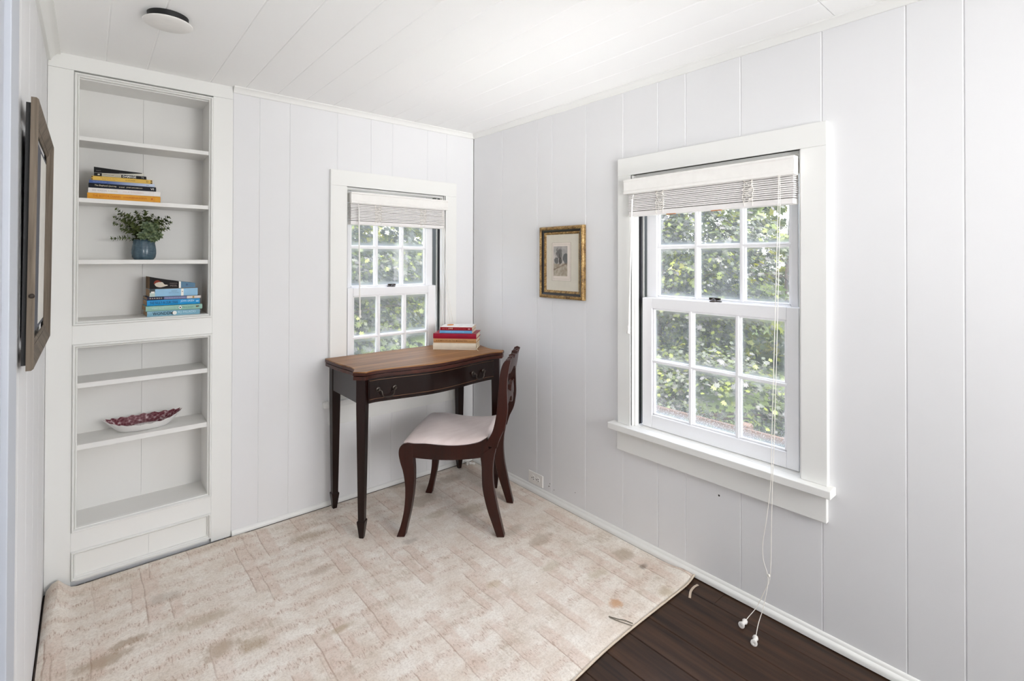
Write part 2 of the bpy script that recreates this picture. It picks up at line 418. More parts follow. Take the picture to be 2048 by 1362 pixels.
def window(name, fn, W, far_hi):
    root = bpy.data.objects.new(name, None); COL.objects.link(root); root['kind'] = 'structure'
    T = -.024
    mb = MB(); mbox(mb, fn, W['o0'], W['i0'], T, 0, W['st'], W['hb']); obj('casing', mb, TRIM, root, bevel=.002)
    mb = MB(); mbox(mb, fn, W['i1'], W['o1'], T, 0, W['st'], W['hb']); obj('casing', mb, TRIM, root, bevel=.002)
    mb = MB(); mbox(mb, fn, W['o0'], W['o1'], T-.0005, 0, W['hb'], W['ht']); obj('head_casing', mb, TRIM, root, bevel=.002)
    mb = MB(); i0, i1 = W['i0'], W['i1']
    mbox(mb, fn, i0-.012, i0, T+.003, .14, W['st'], W['hb']); mbox(mb, fn, i1, i1+.012, T+.003, .14, W['st'], W['hb'])
    mbox(mb, fn, i0-.012, i1+.012, T+.003, .14, W['hb'], W['hb']+.012)
    obj('jamb', mb, TRIM, root, bevel=.0015)
    mb = MB()
    for a, b in ((i0, i0+.006), (i1-.006, i1)): mbox(mb, fn, a, b, -.016, .0, W['st'], W['hb'])
    for a, b in ((i0, i0+.011), (i1-.013, i1)): mbox(mb, fn, a, b, .0, .0275, W['st'], W['hb'])
    mbox(mb, fn, i0+.011, i1-.013, .0, .0275, W['hb']-.013, W['hb'])
    obj('stop', mb, TRIM, root, bevel=.002)
    mb = MB()
    for a, b in ((i0, i0+.006), (i1-.006, i1)): mbox(mb, fn, a, b, .029, .13, W['st'], W['hb'], 0)
    obj('jamb_liner', mb, BLACK, root)
    mb = MB()
    for a, b in ((i0, i0+.010), (i1-.010, i1)): mbox(mb, fn, a, b, .050, .058, W['st'], W['hb'], 0)
    obj('jamb_liner', mb, GREYL, root)
    mb = MB()
    for a, b in ((i0, i0+.014), (i1-.014, i1)): mbox(mb, fn, a, b, .0662, .0702, W['st'], W['hb'], 0)
    obj('parting_stop', mb, TRIM, root)
    mb = MB(); mbox(mb, fn, W['st_u'][0], W['st_u'][1], W['st_d'], 0, W['st']-.030, W['st']); mbox(mb, fn, i0-.011, i1+.011, 0, .15, W['st']-.030, W['st'])
    obj('window_stool', mb, TRIM, root, bevel=.003)
    mb = MB(); mbox(mb, fn, W['o0']+.004, W['o1']+(.006 if W['flip'] else -.004), -.021, 0, W['ap'], W['st']-.030); obj('apron', mb, TRIM, root, bevel=.002)
    sash('sash', fn, W, 'lo', .030, .066, W['st']+.001, W['mr'][1], (W['br'], W['mr'][0]), W['lg'], W['lm'], W['lh'], root)
    sash('sash', fn, W, 'up', .0705, .106, W['mr'][0]+.006, W['hb'], (W['mr'][1]+.004, 1.690), W['ug'], W['um'], W['uh'], root)
    # sash lock on the meeting rail
    uc = W['latch']; zt = W['mr'][1]; mb = MB()
    ring = lambda r, h: (r, h)
    c = fn(uc, .046, zt)
    mb.lathe([(.017, 0), (.017, .004), (.012, .007), (.006, .012), (.004, .013)], c, 16)
    mbox(mb, fn, uc-.034, uc+.002, .039, .052, zt, zt+.005); mbox(mb, fn, uc-.022, uc+.026, .054, .066, zt+.006, zt+.017)
    mb.tube([fn(uc+.004, .046, zt+.010), fn(uc+.002, .060, zt+.012), fn(uc-.012, .066, zt+.010)], .004, 6)
    obj('sash_lock', mb, BRONZE, root, bevel=.001)
    return root
WA['latch'] = -.577; WA['st_d'] = -.037; WB['st_d'] = -.058; WB['latch'] = -1.690
win1 = window('window_1', fA, WA, True)
win2 = window('window_2', fB, WB, False)

# ------------------------------------------------------------------ built-in bookcase
bc = thing('built_in_bookcase', 'white painted built-in bookcase with open shelves and moulded openings', 'bookcase', (-1.80, 0, 0))
BO = (-1.80, 0, 0)
def bpart(name, mb, mat=SHELF, **kw): return obj(name, mb, mat, bc, BO, **kw)
OL, OR = -2.050, -1.545
IL, IR = -2.033, -1.5625
mb = MB(); mb.box(XC+.0005, OL, 0, .02, 0, 2.146); bpart('stile', mb, TRIM, bevel=.0012)
mb = MB(); mb.box(OR, -1.4603, 0, .02, .002, 2.146); bpart('stile', mb, TRIM, bevel=.0012)
mb = MB(); mb.box(XC+.0005, -1.4603, -.001, .02, 2.1465, CZ); bpart('header', mb, TRIM, bevel=.0015)
for a, b in ((1.003, 1.080), (.1435, .222)):
    mb = MB(); mb.box(OL, OR, .0004, .02, a, b); bpart('rail', mb, TRIM, bevel=.001)
prof = [(.0004, -.003), (.004, -.0095), (.008, -.0095), (.0105, -.0025), (.012, .0015), (.0135, -.0025), (.0165, -.0010), (.0175, .004), (.0175, .018), (0, .018)]
def mould_ring(x0, x1, z0, z1, sc=1):
    mb = MB(); rings = []
    for (cx, cz, sx, sz) in ((x0, z0, 1, 1), (x1, z0, -1, 1), (x1, z1, -1, -1), (x0, z1, 1, -1)):
        rings.append([(cx+sx*p*sc, q, cz+sz*p*sc) for p, q in prof])
    n = len(prof); vs = [p for r in rings for p in r]; fs = []
    for a in range(4):
        b = (a+1) % 4
        for i in range(n):
            j = (i+1) % n; fs.append((a*n+i, a*n+j, b*n+j, b*n+i))
    mb.add(vs, fs); return mb
bpart('moulding', mould_ring(OL, OR, 1.080, 2.140), TRIM, smooth=35)
bpart('moulding', mould_ring(OL, OR, .222, 1.003), TRIM, smooth=35)
bpart('moulding', mould_ring(OL, OR, .022, .1435, .85), TRIM, smooth=35)
DB = .188
mb = MB(); mb.box(XC-.05, -1.44, DB+.0185, DB+.06, -.14, 2.36); mb.box(-1.5440, -1.44, .0203, DB+.018, -.14, 2.36); mb.box(XC-.05, OL-.001, .0202, DB+.018, -.14, 2.36); mb.box(OL-.03, OR+.03, .0202, DB+.018, -.14, .198)
obj('wall_nook', mb, WALL, kind='structure')
mb = MB(); mb.box(OL+.001, IL-.002, .0195, DB+.02, .20, 2.15); bpart('side_panel', mb)
mb = MB(); mb.box(IR+.002, OR-.001, .0195, DB+.02, .20, 2.15); bpart('side_panel', mb)
for a, b in ((OL, -1.8042), (-1.8038, OR)):
    mb = MB(); mb.box(a, b, DB, DB+.018, .20, 2.15); bpart('back_board', mb, SHELF, bevel=.0014)
mb = MB(); mb.box(OL, OR, .0195, DB+.01, 2.119, 2.146); bpart('top_panel', mb)
for z, t in ((1.877, .018), (1.617, .0185), (1.3565, .019), (.8375, .021), (.580, .0225)):
    mb = MB(); mb.box(IL-.002, IR+.002, .006, DB, z-t, z); bpart('shelf', mb, SHELF, bevel=.0012)
for z in (1.098, .239):
    mb = MB(); mb.box(IL-.002, IR+.002, .017, DB, z-.022, z); bpart('shelf', mb, SHELF)
for a, b in ((OL+.012, -1.7872), (-1.7868, OR-.012)):
    mb = MB(); mb.box(a, b, .010, .02, .02, .142); bpart('plinth_board', mb, TRIM, bevel=.001)
mb = MB(); mb.prism([(0.009, .017), (-.003, .017), (-.003, .022), (.003, .028), (.009, .032)], lambda p, q, t: (t, p, q), OL+.014, OR-.014); bpart('shoe', mb, TRIM)

# ------------------------------------------------------------------ blinds
def blind(fn, u0, u1, v0, v1, vd, sd, zt, zb, sz0, lad, label, mirror, root_u):
    loc = fn((u0+u1)/2, 0, sz0)
    root = thing('window_blind', label, 'blind', loc)
    P = lambda name, mb, mat, **kw: obj(name, mb, mat, root, loc, **kw)
    # valance : front board and two returns
    mb = MB()
    prof = [(vd, zb), (vd-.001, zb+.004), (vd-.001, zb+.012), (vd+.002, zb+.016), (vd+.002, zt-.012), (vd-.001, zt-.008), (vd-.001, zt), (vd+.009, zt), (vd+.009, zb)]
    mb.prism(prof, lambda p, q, t: fn(t, p, q), v0, v1)
    for a, b in ((v0, v0+.008), (v1-.008, v1)): mbox(mb, fn, a, b, vd+.009, -.0255 if vd < -.03 else .0, zb, zt)
    P('valance', mb, WHITEP, bevel=.0012)
    mb = MB(); mbox(mb, fn, u0, u1, -.035, .018, zb+.012, zt-.002); P('head_rail', mb, WHITEP)
    n = 11; pitch = (zb+.004 - (sz0+.0225))/n; ht = pitch*.72
    for i in range(n):
        z = sz0+.0235+i*pitch; j = random.uniform(-.0026, .0022); tl = random.uniform(-.002, .0012)
        mb = MB(); mb.prism([(sd+j, z), (sd+.025, z+.001), (sd+.05, z+tl*.5), (sd+.05, z+ht+tl*.5), (sd+.025, z+ht+.0006), (sd+j, z+ht)], lambda p, q, t: fn(t, p, q), u0+random.uniform(0, .0015), u1-random.uniform(0, .0015))
        P('slat', mb, SLAT)
    mb = MB(); mbox(mb, fn, u0, u1, sd, sd+.05, sz0, sz0+.021); P('bottom_rail', mb, SLAT, bevel=.003)
    for lu in lad:
        mb = MB(); random.seed(int(abs(lu)*1000))
        for s in (-1, 1):
            pts = []; z = zb
            while z > sz0+.012:
                pts.append(fn(lu+s*.018+random.uniform(-.005, .005), sd-.003+random.uniform(-.004, .002), z)); z -= random.uniform(.004, .009)
            pts.append(fn(lu+s*.015, sd-.001, sz0+.004)); mb.tube(pts, .0012, 4)
        for q in range(11):
            z = zb-.004-q*(zb-sz0-.02)/11; a = random.uniform(-.006, .006)
            mb.tube([fn(lu-.018, sd-.003, z), fn(lu-.006, sd-.007, z-.006+a), fn(lu+.006, sd-.007, z-.004-a), fn(lu+.018, sd-.003, z+.002)], .0011, 4)
        P('ladder_cord', mb, CORD)
    return root, P, loc
bA, PA, _ = blind(fA, -.876, -.258, -.879, -.238, -.052, -.036, 1.740, 1.677, 1.558, (-.711, -.413), 'raised white slat blind on the small window behind the desk', False, 0)
bB, PB, _ = blind(fB, -2.043, -1.316, -2.051, -1.296, -.062, -.046, 1.740, 1.671, 1.5665, (-1.880, -1.487), 'raised white slat blind on the large window in the right wall', True, 0)
for u in (-1.530, -1.740):
    mb = MB(); mbox(mb, fB, u-.022, u+.022, -.032, -.022, 1.5635, 1.568); PB('plug', mb, plain('orange_wood_%d' % int(-u*100), (186, 120, 70), .6), bevel=.001)
# tilt wands
mb = MB(); mb.tube([fB(-1.352, -.058, 1.665), fB(-1.350, -.066, 1.640)], .002, 6); mb.tube([fB(-1.350, -.066, 1.643), fB(-1.312, -.040, 1.05)], .0042, 8)
PB('tilt_wand', mb, WHITEP, smooth=60)
c = fB(-1.311, -.040, 1.012); mb = MB(); mb.lathe([(.003, .038), (.0065, .036), (.006, .026), (.0045, .018), (.006, .012), (.0095, .004), (.0095, 0), (.006, -.002)], c, 14); PB('tassel', mb, WHITEP, smooth=60)
mb = MB(); mb.tube([fA(-.838, -.052, 1.672), fA(-.838, -.058, 1.645)], .002, 6); mb.tube([fA(-.838, -.058, 1.648), fA(-.824, -.046, 1.07)], .0042, 8)
PA('tilt_wand', mb, WHITEP, smooth=60)
c = fA(-.8235, -.046, 1.030); mb = MB(); mb.lathe([(.003, .042), (.0065, .04), (.006, .028), (.0045, .018), (.006, .012), (.0085, .004), (.0085, 0), (.003, -.003)], c, 14); PA('tassel', mb, WHITEP, smooth=60)
mb = MB(); mb.tube(spline([fA(-.8235, -.046, 1.03), fA(-.826, -.05, 1.0), fA(-.832, -.045, .965)], 4), .001, 4); PA('cord', mb, CORD)
# lift cords, small window : hang down behind the desk
mb = MB()
mb.tube(spline([fA(-.285, -.056, 1.672), fA(-.272, -.05, 1.5), fA(-.250, -.045, 1.2), fA(-.205, -.034, .95), fA(-.148, -.014, .86), fA(-.140, -.012, .80), fA(-.150, -.012, .70), fA(-.19, -.030, .62), fA(-.235, -.048, .58), fA(-.23, -.045, .54), fA(-.20, -.036, .45), fA(-.12, -.05, .12), fA(-.09, -.06, .020)], 6), .0011, 5)
mb.tube(spline([fA(-.283, -.058, 1.672), fA(-.258, -.05, 1.5), fA(-.236, -.045, 1.2), fA(-.185, -.034, .95), fA(-.142, -.013, .86), fA(-.134, -.012, .80), fA(-.145, -.012, .70), fA(-.17, -.030, .60), fA(-.17, -.035, .40), fA(-.10, -.055, .10), fA(-.075, -.07, .020)], 6), .0011, 5)
PA('cord', mb, CORD)
for (x, y, a) in ((-.092, -.066, .8), (-.066, -.085, 2.2)):
    mb = MB(); prof = [(.003, -.018), (.007, -.016), (.0085, -.010), (.0055, -.001), (.0075, .009), (.010, .015), (.009, .018), (.005, .018)]
    mb.lathe(prof, (0, 0, 0), 12, axis='x'); ca, sa = math.cos(a), math.sin(a)
    mb.v = [(x+p[0]*ca-p[1]*sa, y+p[0]*sa+p[1]*ca, .0145+p[2]+.005) for p in mb.v]; PA('tassel', mb, WHITEP, smooth=60)
# lift cords, large window : over the stool, down to the floor
mb = MB()
mb.tube(spline([(-.064, -1.998, 1.672), (-.066, -1.997, 1.55), (-.066, -1.985, 1.1), (-.066, -1.974, .70), (-.066, -1.971, .55), (-.064, -1.955, .40), (-.062, -1.940, .30), (-.064, -1.942, .24), (-.068, -1.958, .195), (-.075, -1.963, .16), (-.095, -1.955, .08), (-.125, -1.950, .03), (-.175, -1.963, .014)], 6), .0013, 5)
mb.tube(spline([(-.064, -2.002, 1.672), (-.064, -2.003, 1.55), (-.064, -1.993, 1.1), (-.064, -1.982, .70), (-.064, -1.976, .55), (-.064, -1.972, .40), (-.066, -1.968, .195), (-.070, -1.950, .13), (-.080, -1.925, .06), (-.105, -1.905, .022), (-.125, -1.902, .013)], 6), .0013, 5)
PB('cord', mb, CORD)
mb = MB(); mb.ballish((-.068, -1.964, .190), .004, .004, .006, 8); PB('knot', mb, CORD)
for (x, y, a) in ((-.136, -1.901, math.pi), (-.188, -1.9655, 3.4)):
    mb = MB(); prof = [(.003, -.019), (.008, -.017), (.010, -.010), (.0062, -.001), (.0085, .009), (.0115, .015), (.0115, .018), (.006, .019), (.005, .012)]
    mb.lathe(prof, (0, 0, 0), 14, axis='x'); ca, sa = math.cos(a), math.sin(a)
    mb.v = [(x+p[0]*ca-p[1]*sa, y+p[0]*sa+p[1]*ca, .0120+p[2]) for p in mb.v]; PB('tassel', mb, WHITEP, smooth=60)

# ------------------------------------------------------------------ rug
STAINS = []   # x, y, rx, ry, strength, colour id
def rug_material():
    b = NB('rug_pile'); tc = b.n('TexCoord'); v = tc.outputs['Object']
    n_big = b.noise(b.coord('Object'), 2.6, 4, .6)
    n_mid = b.noise(b.coord('Object', (1, 1, 1), (0, 0, .4)), 9, 6, .68)
    n_edge = b.noise(b.coord('Object', (1, .55, 1), (0, 0, -.3)), 20, 7, .78)
    n_fine = b.noise(b.coord('Object'), 150, 4, .75)
    n_str = b.noise(b.coord('Object', (14, 90, 1)), 1, 5, .72)
    n_str2 = b.noise(b.coord('Object', (110, 16, 1)), 1, 5, .72)
    cream, pale, pink = lin((243, 237, 228))[:3], lin((224, 211, 197))[:3], lin((216, 192, 177))[:3]
    f0 = b.math('ADD', b.math('MULTIPLY', n_mid, .5), b.math('ADD', b.math('MULTIPLY', n_big, .3), b.math('MULTIPLY', n_str, .2)))
    col = b.ramp(f0, [(.40, pale), (.58, cream)])
    dn = b.n('TexNoise'); b.l(v, dn.inputs['Vector']); dn.inputs['Scale'].default_value = 6; dn.inputs['Detail'].default_value = 4
    wob = b.n('VectorMath', operation='MULTIPLY_ADD'); b.l(dn.outputs['Color'], wob.inputs[0]); wob.inputs[1].default_value = (.026, .06, 0); b.l(v, wob.inputs[2])
    sep = b.n('SeparateXYZ'); b.l(wob.outputs[0], sep.inputs[0]); X, Y = sep.outputs[0], sep.outputs[1]
    def ridge(wx, ly, seed, cut, soft):
        rx = b.math('ADD', b.math('MULTIPLY', X, 1/wx), seed*.37); ix = b.math('FLOOR', rx); fx = b.math('FRACT', rx)
        wn = b.n('TexWhiteNoise', noise_dimensions='1D'); b.l(b.math('ADD', ix, seed*17.3), wn.inputs['W'])
        ry = b.math('ADD', b.math('MULTIPLY', Y, 1/ly), b.math('MULTIPLY', wn.outputs[0], 3.0)); iy = b.math('FLOOR', ry); fy = b.math('FRACT', ry)
        cv = b.n('CombineXYZ'); b.l(b.math('ADD', ix, seed*9.1), cv.inputs[0]); b.l(iy, cv.inputs[1])
        w2 = b.n('TexWhiteNoise', noise_dimensions='2D'); b.l(cv.outputs[0], w2.inputs['Vector'])
        sc_ = b.n('SeparateColor'); b.l(w2.outputs['Color'], sc_.inputs[0])
        pos = b.math('ADD', .25, b.math('MULTIPLY', sc_.outputs[0], .5)); on = b.range(sc_.outputs[1], cut, cut+.35)
        ln = b.math('ADD', .55, b.math('MULTIPLY', sc_.outputs[2], .4))
        dd = b.math('SUBTRACT', fx, pos)
        line = b.range(b.math('ABSOLUTE', dd), soft*.3, soft, 1, 0)
        band = b.math('MULTIPLY', b.range(dd, -.02, .02), b.range(dd, .28, .40, 1, 0))
        seg_ = b.math('MULTIPLY', b.range(fy, .02, .10), b.range(b.math('SUBTRACT', fy, ln), -.06, .02, 1, 0))
        return b.math('MULTIPLY', b.math('MULTIPLY', line, seg_), on), b.math('MULTIPLY', b.math('MULTIPLY', band, seg_), on), w2.outputs[0]
    l1, b1, c1 = ridge(.150, .46, 1.0, .15, .024)
    l2, b2, c2 = ridge(.115, .33, 2.0, .35, .030)
    line = b.math('MAXIMUM', l1, b.math('MULTIPLY', l2, .8)); band = b.math('MAXIMUM', b1, b2)
    col = b.mix(b.math('MULTIPLY', c2, .10), col, lin((206, 192, 178)))
    # short ragged ticks in rows
    ty = b.math('MULTIPLY', Y, 1/.095); fty = b.math('FRACT', ty)
    tick_n = b.noise(b.coord('Object', (190, 42, 1)), 1, 4, .65)
    zz = b.noise(b.coord('Object', (46, 5, 1)), 1, 3, .6)
    yz = b.math('ADD', fty, b.math('MULTIPLY', b.math('SUBTRACT', zz, .5), 1.1))
    tickband = b.range(b.math('ABSOLUTE', b.math('SUBTRACT', yz, .5)), .08, .24, 1, 0)
    patch = b.range(b.math('ADD', b.noise(b.coord('Object', (1, 1, 1), (0, 0, 0), (3, 1, 0)), 3.2, 3, .6), b.math('MULTIPLY', X, -.085)), .47, .60)
    tick = b.math('MULTIPLY', b.math('MULTIPLY', b.range(tick_n, .52, .62), tickband), patch)
    col = b.mix(b.math('MULTIPLY', b.math('MULTIPLY', band, b.range(n_edge, .36, .58, .35, 1)), .55), col, pink+(1,))
    col = b.mix(b.math('MULTIPLY', b.math('MULTIPLY', tickband, patch), .30), col, pink+(1,))
    col = b.mix(b.math('MULTIPLY', tick, .72), col, lin((176, 148, 130)))
    col = b.mix(b.math('MULTIPLY', b.math('MULTIPLY', line, b.range(n_edge, .35, .55, .25, 1)), .60), col, lin((168, 138, 120)))
    wear = b.math('MULTIPLY', b.range(b.noise(b.coord('Object', (3.2, 6, 1), (0, 0, .5)), 1, 6, .7), .50, .68), b.range(n_str2, .35, .62))
    col = b.mix(b.math('MULTIPLY', wear, .52), col, lin((176, 158, 134)))
    spk = b.range(n_edge, .56, .72); col = b.mix(b.math('MULTIPLY', spk, .42), col, lin((172, 150, 126)))
    sv = b.n('SeparateXYZ'); b.l(wob.outputs[0], sv.inputs[0])
    for (sx, sy, rx_, ry_, a, c) in STAINS:
        dx = b.math('MULTIPLY', b.math('SUBTRACT', sv.outputs[0], sx+.013), 1/(rx_*1.35)); dy = b.math('MULTIPLY', b.math('SUBTRACT', sv.outputs[1], sy+.030), 1/(ry_*1.35))
        d = b.math('SQRT', b.math('ADD', b.math('MULTIPLY', dx, dx), b.math('MULTIPLY', dy, dy)))
        d = b.math('ADD', d, b.math('MULTIPLY', b.math('SUBTRACT', n_edge, .5), 2.6))
        col = b.mix(b.math('MULTIPLY', b.range(d, .35, 1.15, 1, 0), a), col, lin(c))
    vo = b.n('TexVoronoi'); b.l(v, vo.inputs['Vector']); vo.inputs['Scale'].default_value = 9; vo.inputs['Randomness'].default_value = 1
    crumb = b.range(vo.outputs['Distance'], .020, .032, 1, 0)
    cw = b.n('SeparateColor'); b.l(vo.outputs['Color'], cw.inputs[0])
    crumb = b.math('MULTIPLY', crumb, b.math('GREATER_THAN', cw.outputs[0], .70))
    col = b.mix(b.math('MULTIPLY', crumb, .75), col, lin((84, 68, 54)))
    col = b.mix(b.range(n_fine, .42, .68, .0, .34), col, lin((170, 152, 134)))
    b.base(col); b.p.inputs['Roughness'].default_value = .95; b.p.inputs['Specular IOR Level'].default_value = .1
    b.p.inputs['Sheen Weight'].default_value = .15
    h = b.math('ADD', b.math('MULTIPLY', n_fine, .5), b.math('ADD', b.math('MULTIPLY', line, -.6), b.math('MULTIPLY', tick, -.3)))
    b.bump(h, .35, .003)
    return b.m
STAINS += [(-0.412, -1.518, 0.030, 0.022, 0.75, (196, 142, 92)),
  (-0.200, -1.611, 0.035, 0.030, 0.50, (176, 156, 118)),
  (-0.328, -1.364, 0.050, 0.030, 0.45, (176, 158, 122)),
  (-0.121, -1.338, 0.050, 0.035, 0.55, (166, 146, 118)),
  (-0.127, -1.451, 0.020, 0.016, 0.70, (110, 94, 78)),
  (-0.447, -1.196, 0.050, 0.020, 0.40, (176, 160, 126)),
  (-0.705, -1.133, 0.030, 0.020, 0.35, (188, 172, 130)),
  (-1.957, -0.591, 0.070, 0.030, 0.60, (150, 122, 88)),
  (-1.887, -0.537, 0.050, 0.018, 0.60, (150, 122, 88)),
  (-1.638, -0.789, 0.055, 0.040, 0.55, (158, 130, 96)),
  (-1.554, -0.839, 0.040, 0.035, 0.55, (168, 146, 112)),
  (-1.291, -0.962, 0.050, 0.015, 0.55, (166, 140, 98)),
  (-1.644, -0.594, 0.070, 0.030, 0.45, (170, 150, 120)),
  (-1.760, -0.344, 0.050, 0.030, 0.35, (160, 148, 134)),
  (-1.164, -0.253, 0.080, 0.030, 0.45, (170, 150, 122)),
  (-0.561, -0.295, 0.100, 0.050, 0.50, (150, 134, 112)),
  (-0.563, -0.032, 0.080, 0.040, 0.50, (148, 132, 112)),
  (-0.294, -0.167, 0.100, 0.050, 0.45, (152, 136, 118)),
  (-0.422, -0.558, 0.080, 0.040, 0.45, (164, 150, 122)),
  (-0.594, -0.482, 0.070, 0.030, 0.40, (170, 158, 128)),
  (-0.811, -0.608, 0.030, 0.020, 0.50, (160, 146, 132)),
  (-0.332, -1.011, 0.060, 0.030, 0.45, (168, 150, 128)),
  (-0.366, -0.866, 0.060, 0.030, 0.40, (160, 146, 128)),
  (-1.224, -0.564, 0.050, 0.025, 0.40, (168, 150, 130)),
  (-1.041, -0.038, 0.050, 0.020, 0.40, (150, 134, 112))]
RUG = rug_material()
def rug():
    NX, NY = 110, 90
    xs = np.linspace(-2.1245, -.019, NX); mb = MB(); vs = []; H = .009
    def yfront(x): return -1.642 - .024/(1+math.exp((x+.72)/.07)) + .008*math.exp((x+.019)/.03)
    def zz(x, y):
        z = .004
        e = math.exp(-((x+2.092)/.030)**2)*math.exp(-(abs(y+.02)/.30)**2)*.050
        z += e
        z += .004*max(0, math.sin((y+.1)*5.5+x*3))*math.exp(-((y+.03)/.2)**2)*(1 if x < -1.4 else 0)
        z += .012*math.exp(-((x+.02)/.05)**2)*math.exp(-((y+1.6)/.06)**2)
        return z
    top = []; bot = []
    for j in range(NY):
        t = j/(NY-1)
        for x in xs:
            y0, y1 = -.021, yfront(x)
            y = y0+(y1-y0)*t
            edge = min(t*(abs(y1-y0)), (1-t)*abs(y1-y0), x+2.1245, -.019-x)
            rr = .0045*(1-min(1, edge/.006))**2
            top.append((x, y, zz(x, y)+H-.004-rr)); bot.append((x, y, zz(x, y)-.004+.0006))
    n = NX*NY; vs = top+bot; fs = []
    for j in range(NY-1):
        for i in range(NX-1):
            a = j*NX+i; fs.append((a, a+1, a+NX+1, a+NX)); fs.append((n+a, n+a+NX, n+a+NX+1, n+a+1))
    for i in range(NX-1):
        fs.append((i, n+i, n+i+1, i+1)); a = (NY-1)*NX+i; fs.append((a, a+1, n+a+1, n+a))
    for j in range(NY-1):
        a = j*NX; fs.append((a, a+NX, n+a+NX, n+a)); a = j*NX+NX-1; fs.append((a, n+a, n+a+NX, a+NX))
    mb.add(vs, fs)
    root = thing('rug', 'large worn cream and blush area rug with curled corner on the floor', 'rug', (-1.07, -.83, 0))
    o = obj('pile', mb, RUG, root, (0, 0, 0), smooth=60); o.location = (1.07, .83, 0)
    # bound edge along the front
    mb = MB(); pts = [(x, yfront(x)-.002, zz(x, yfront(x))+.0022) for x in xs]
    mb.tube(pts, .0042, 6)
    eo = obj('binding', mb, plain('rug_binding', (206, 192, 174), .9, .1), root, smooth=60); eo.location = (1.07, .83, 0)
rug()
RZ = .0093   # rug surface

# ------------------------------------------------------------------ desk
DO = (-.565, -.25, 0)
desk = thing('writing_desk', 'dark mahogany fold-over desk with serpentine front under the small window', 'desk', DO)
def dpart(name, mb, mat, **kw): return obj(name, mb, mat, desk, DO, **kw)
left = sp2([(-1.013, -.029), (-1.013, -.129), (-1.006, -.231), (-.998, -.285), (-.994, -.344), (-1.002, -.393), (-1.030, -.443)], 5)
cant1 = [(-.984, -.487)]
front = sp2([(-.984, -.487), (-.955, -.474), (-.913, -.470), (-.852, -.479), (-.783, -.492), (-.690, -.510), (-.604, -.519), (-.504, -.513), (-.404, -.496), (-.310, -.478), (-.224, -.468), (-.175, -.472), (-.142, -.487)], 5)
right = sp2([(-.100, -.450), (-.128, -.398), (-.133, -.345), (-.115, -.260), (-.090, -.170), (-.078, -.10), (-.076, -.029)], 5)
outline = left + front + right
def inset(pts, d):
    c = Vector((-.56, -.25)); out = []
    for x, y in pts:
        out.append((x + (d if x < c.x else -d)*(abs(x-c.x)/.45)**2, y + (d if y < -.3 else 0)))
    return out
mb = MB(); mb.prism(outline, lambda p, q, t: (p, q, t), .8015, .820); 
top = dpart('tabletop', mb, [TOPW], bevel=.002)
mb = MB(); mb.prism(inset(outline, -.0012), lambda p, q, t: (p, q, t), .8010, .8150); dpart('edge_band', mb, MAHOGE, bevel=.0015)
mb = MB(); mb.prism(inset(outline, .001), lambda p, q, t: (p, q, t), .779, .7975); dpart('lower_leaf', mb, MAHOGE, bevel=.002)
mb = MB(); mb.prism(inset(outline, .010), lambda p, q, t: (p, q, t), .797, .802); dpart('hinge_gap', mb, BLACK)
# frieze
def yfr(x):
    for (x0, y0), (x1, y1) in zip(front[:-1], front[1:]):
        if x0 <= x <= x1: return y0+(y1-y0)*(x-x0)/(x1-x0)
    return -.47
def strip(x0, x1, d0, d1, z0, z1, n=40):
    xs = [x0+(x1-x0)*i/n for i in range(n+1)]
    poly = [(x, yfr(x)+d0) for x in xs] + [(x, yfr(x)+d1) for x in reversed(xs)]
    mb = MB(); mb.prism(poly, lambda p, q, t: (p, q, t), z0, z1); return mb
dpart('front_apron', strip(-.955, -.170, .024, .048, .655, .7795), MAHOGX, smooth=30)
dr = dpart('drawer', strip(-.948, -.178, .0215, .030, .674, .766), MAHOGX, smooth=30)
for z in (.6725, .764): dpart('stringing', strip(-.948, -.178, .0208, .0235, z, z+.0018), INLAY)
mb = MB(); mb.box(-.992, -.972, -.42, -.045, .655, .7795); dpart('side_apron', mb, MAHOGX)
mb = MB(); mb.box(-.158, -.138, -.42, -.045, .655, .7795); dpart('side_apron', mb, MAHOGX)
mb = MB(); mb.box(-.97, -.16, -.058, -.038, .655, .7795); dpart('back_apron', mb, MAHOGX)
def leg(cx, cy, rot):
    mb = MB(); rings = []
    for z, wd in ((.0, .021), (.088, .0395), (.092, .040), (.0955, .031), (.102, .0305), (.64, .046), (.655, .046), (.7795, .046)):
        h = wd/2; ring = []
        for sx, sy in ((-1, -1), (1, -1), (1, 1), (-1, 1)):
            a, b_ = sx*h, sy*h; ca, sa = math.cos(rot), math.sin(rot)
            ring.append((cx+a*ca-b_*sa, cy+a*sa+b_*ca, z+(RZ if z == 0 else 0)))
        rings.append(ring)
    mb.rings(rings); return mb
for cx, cy, rt in ((-.979, -.438, R(45)), (-.152, -.438, R(45)), (-.972, -.063, 0), (-.157, -.065, 0)):
    dpart('leg', leg(cx, cy, rt), MAHOG, bevel=.0015)
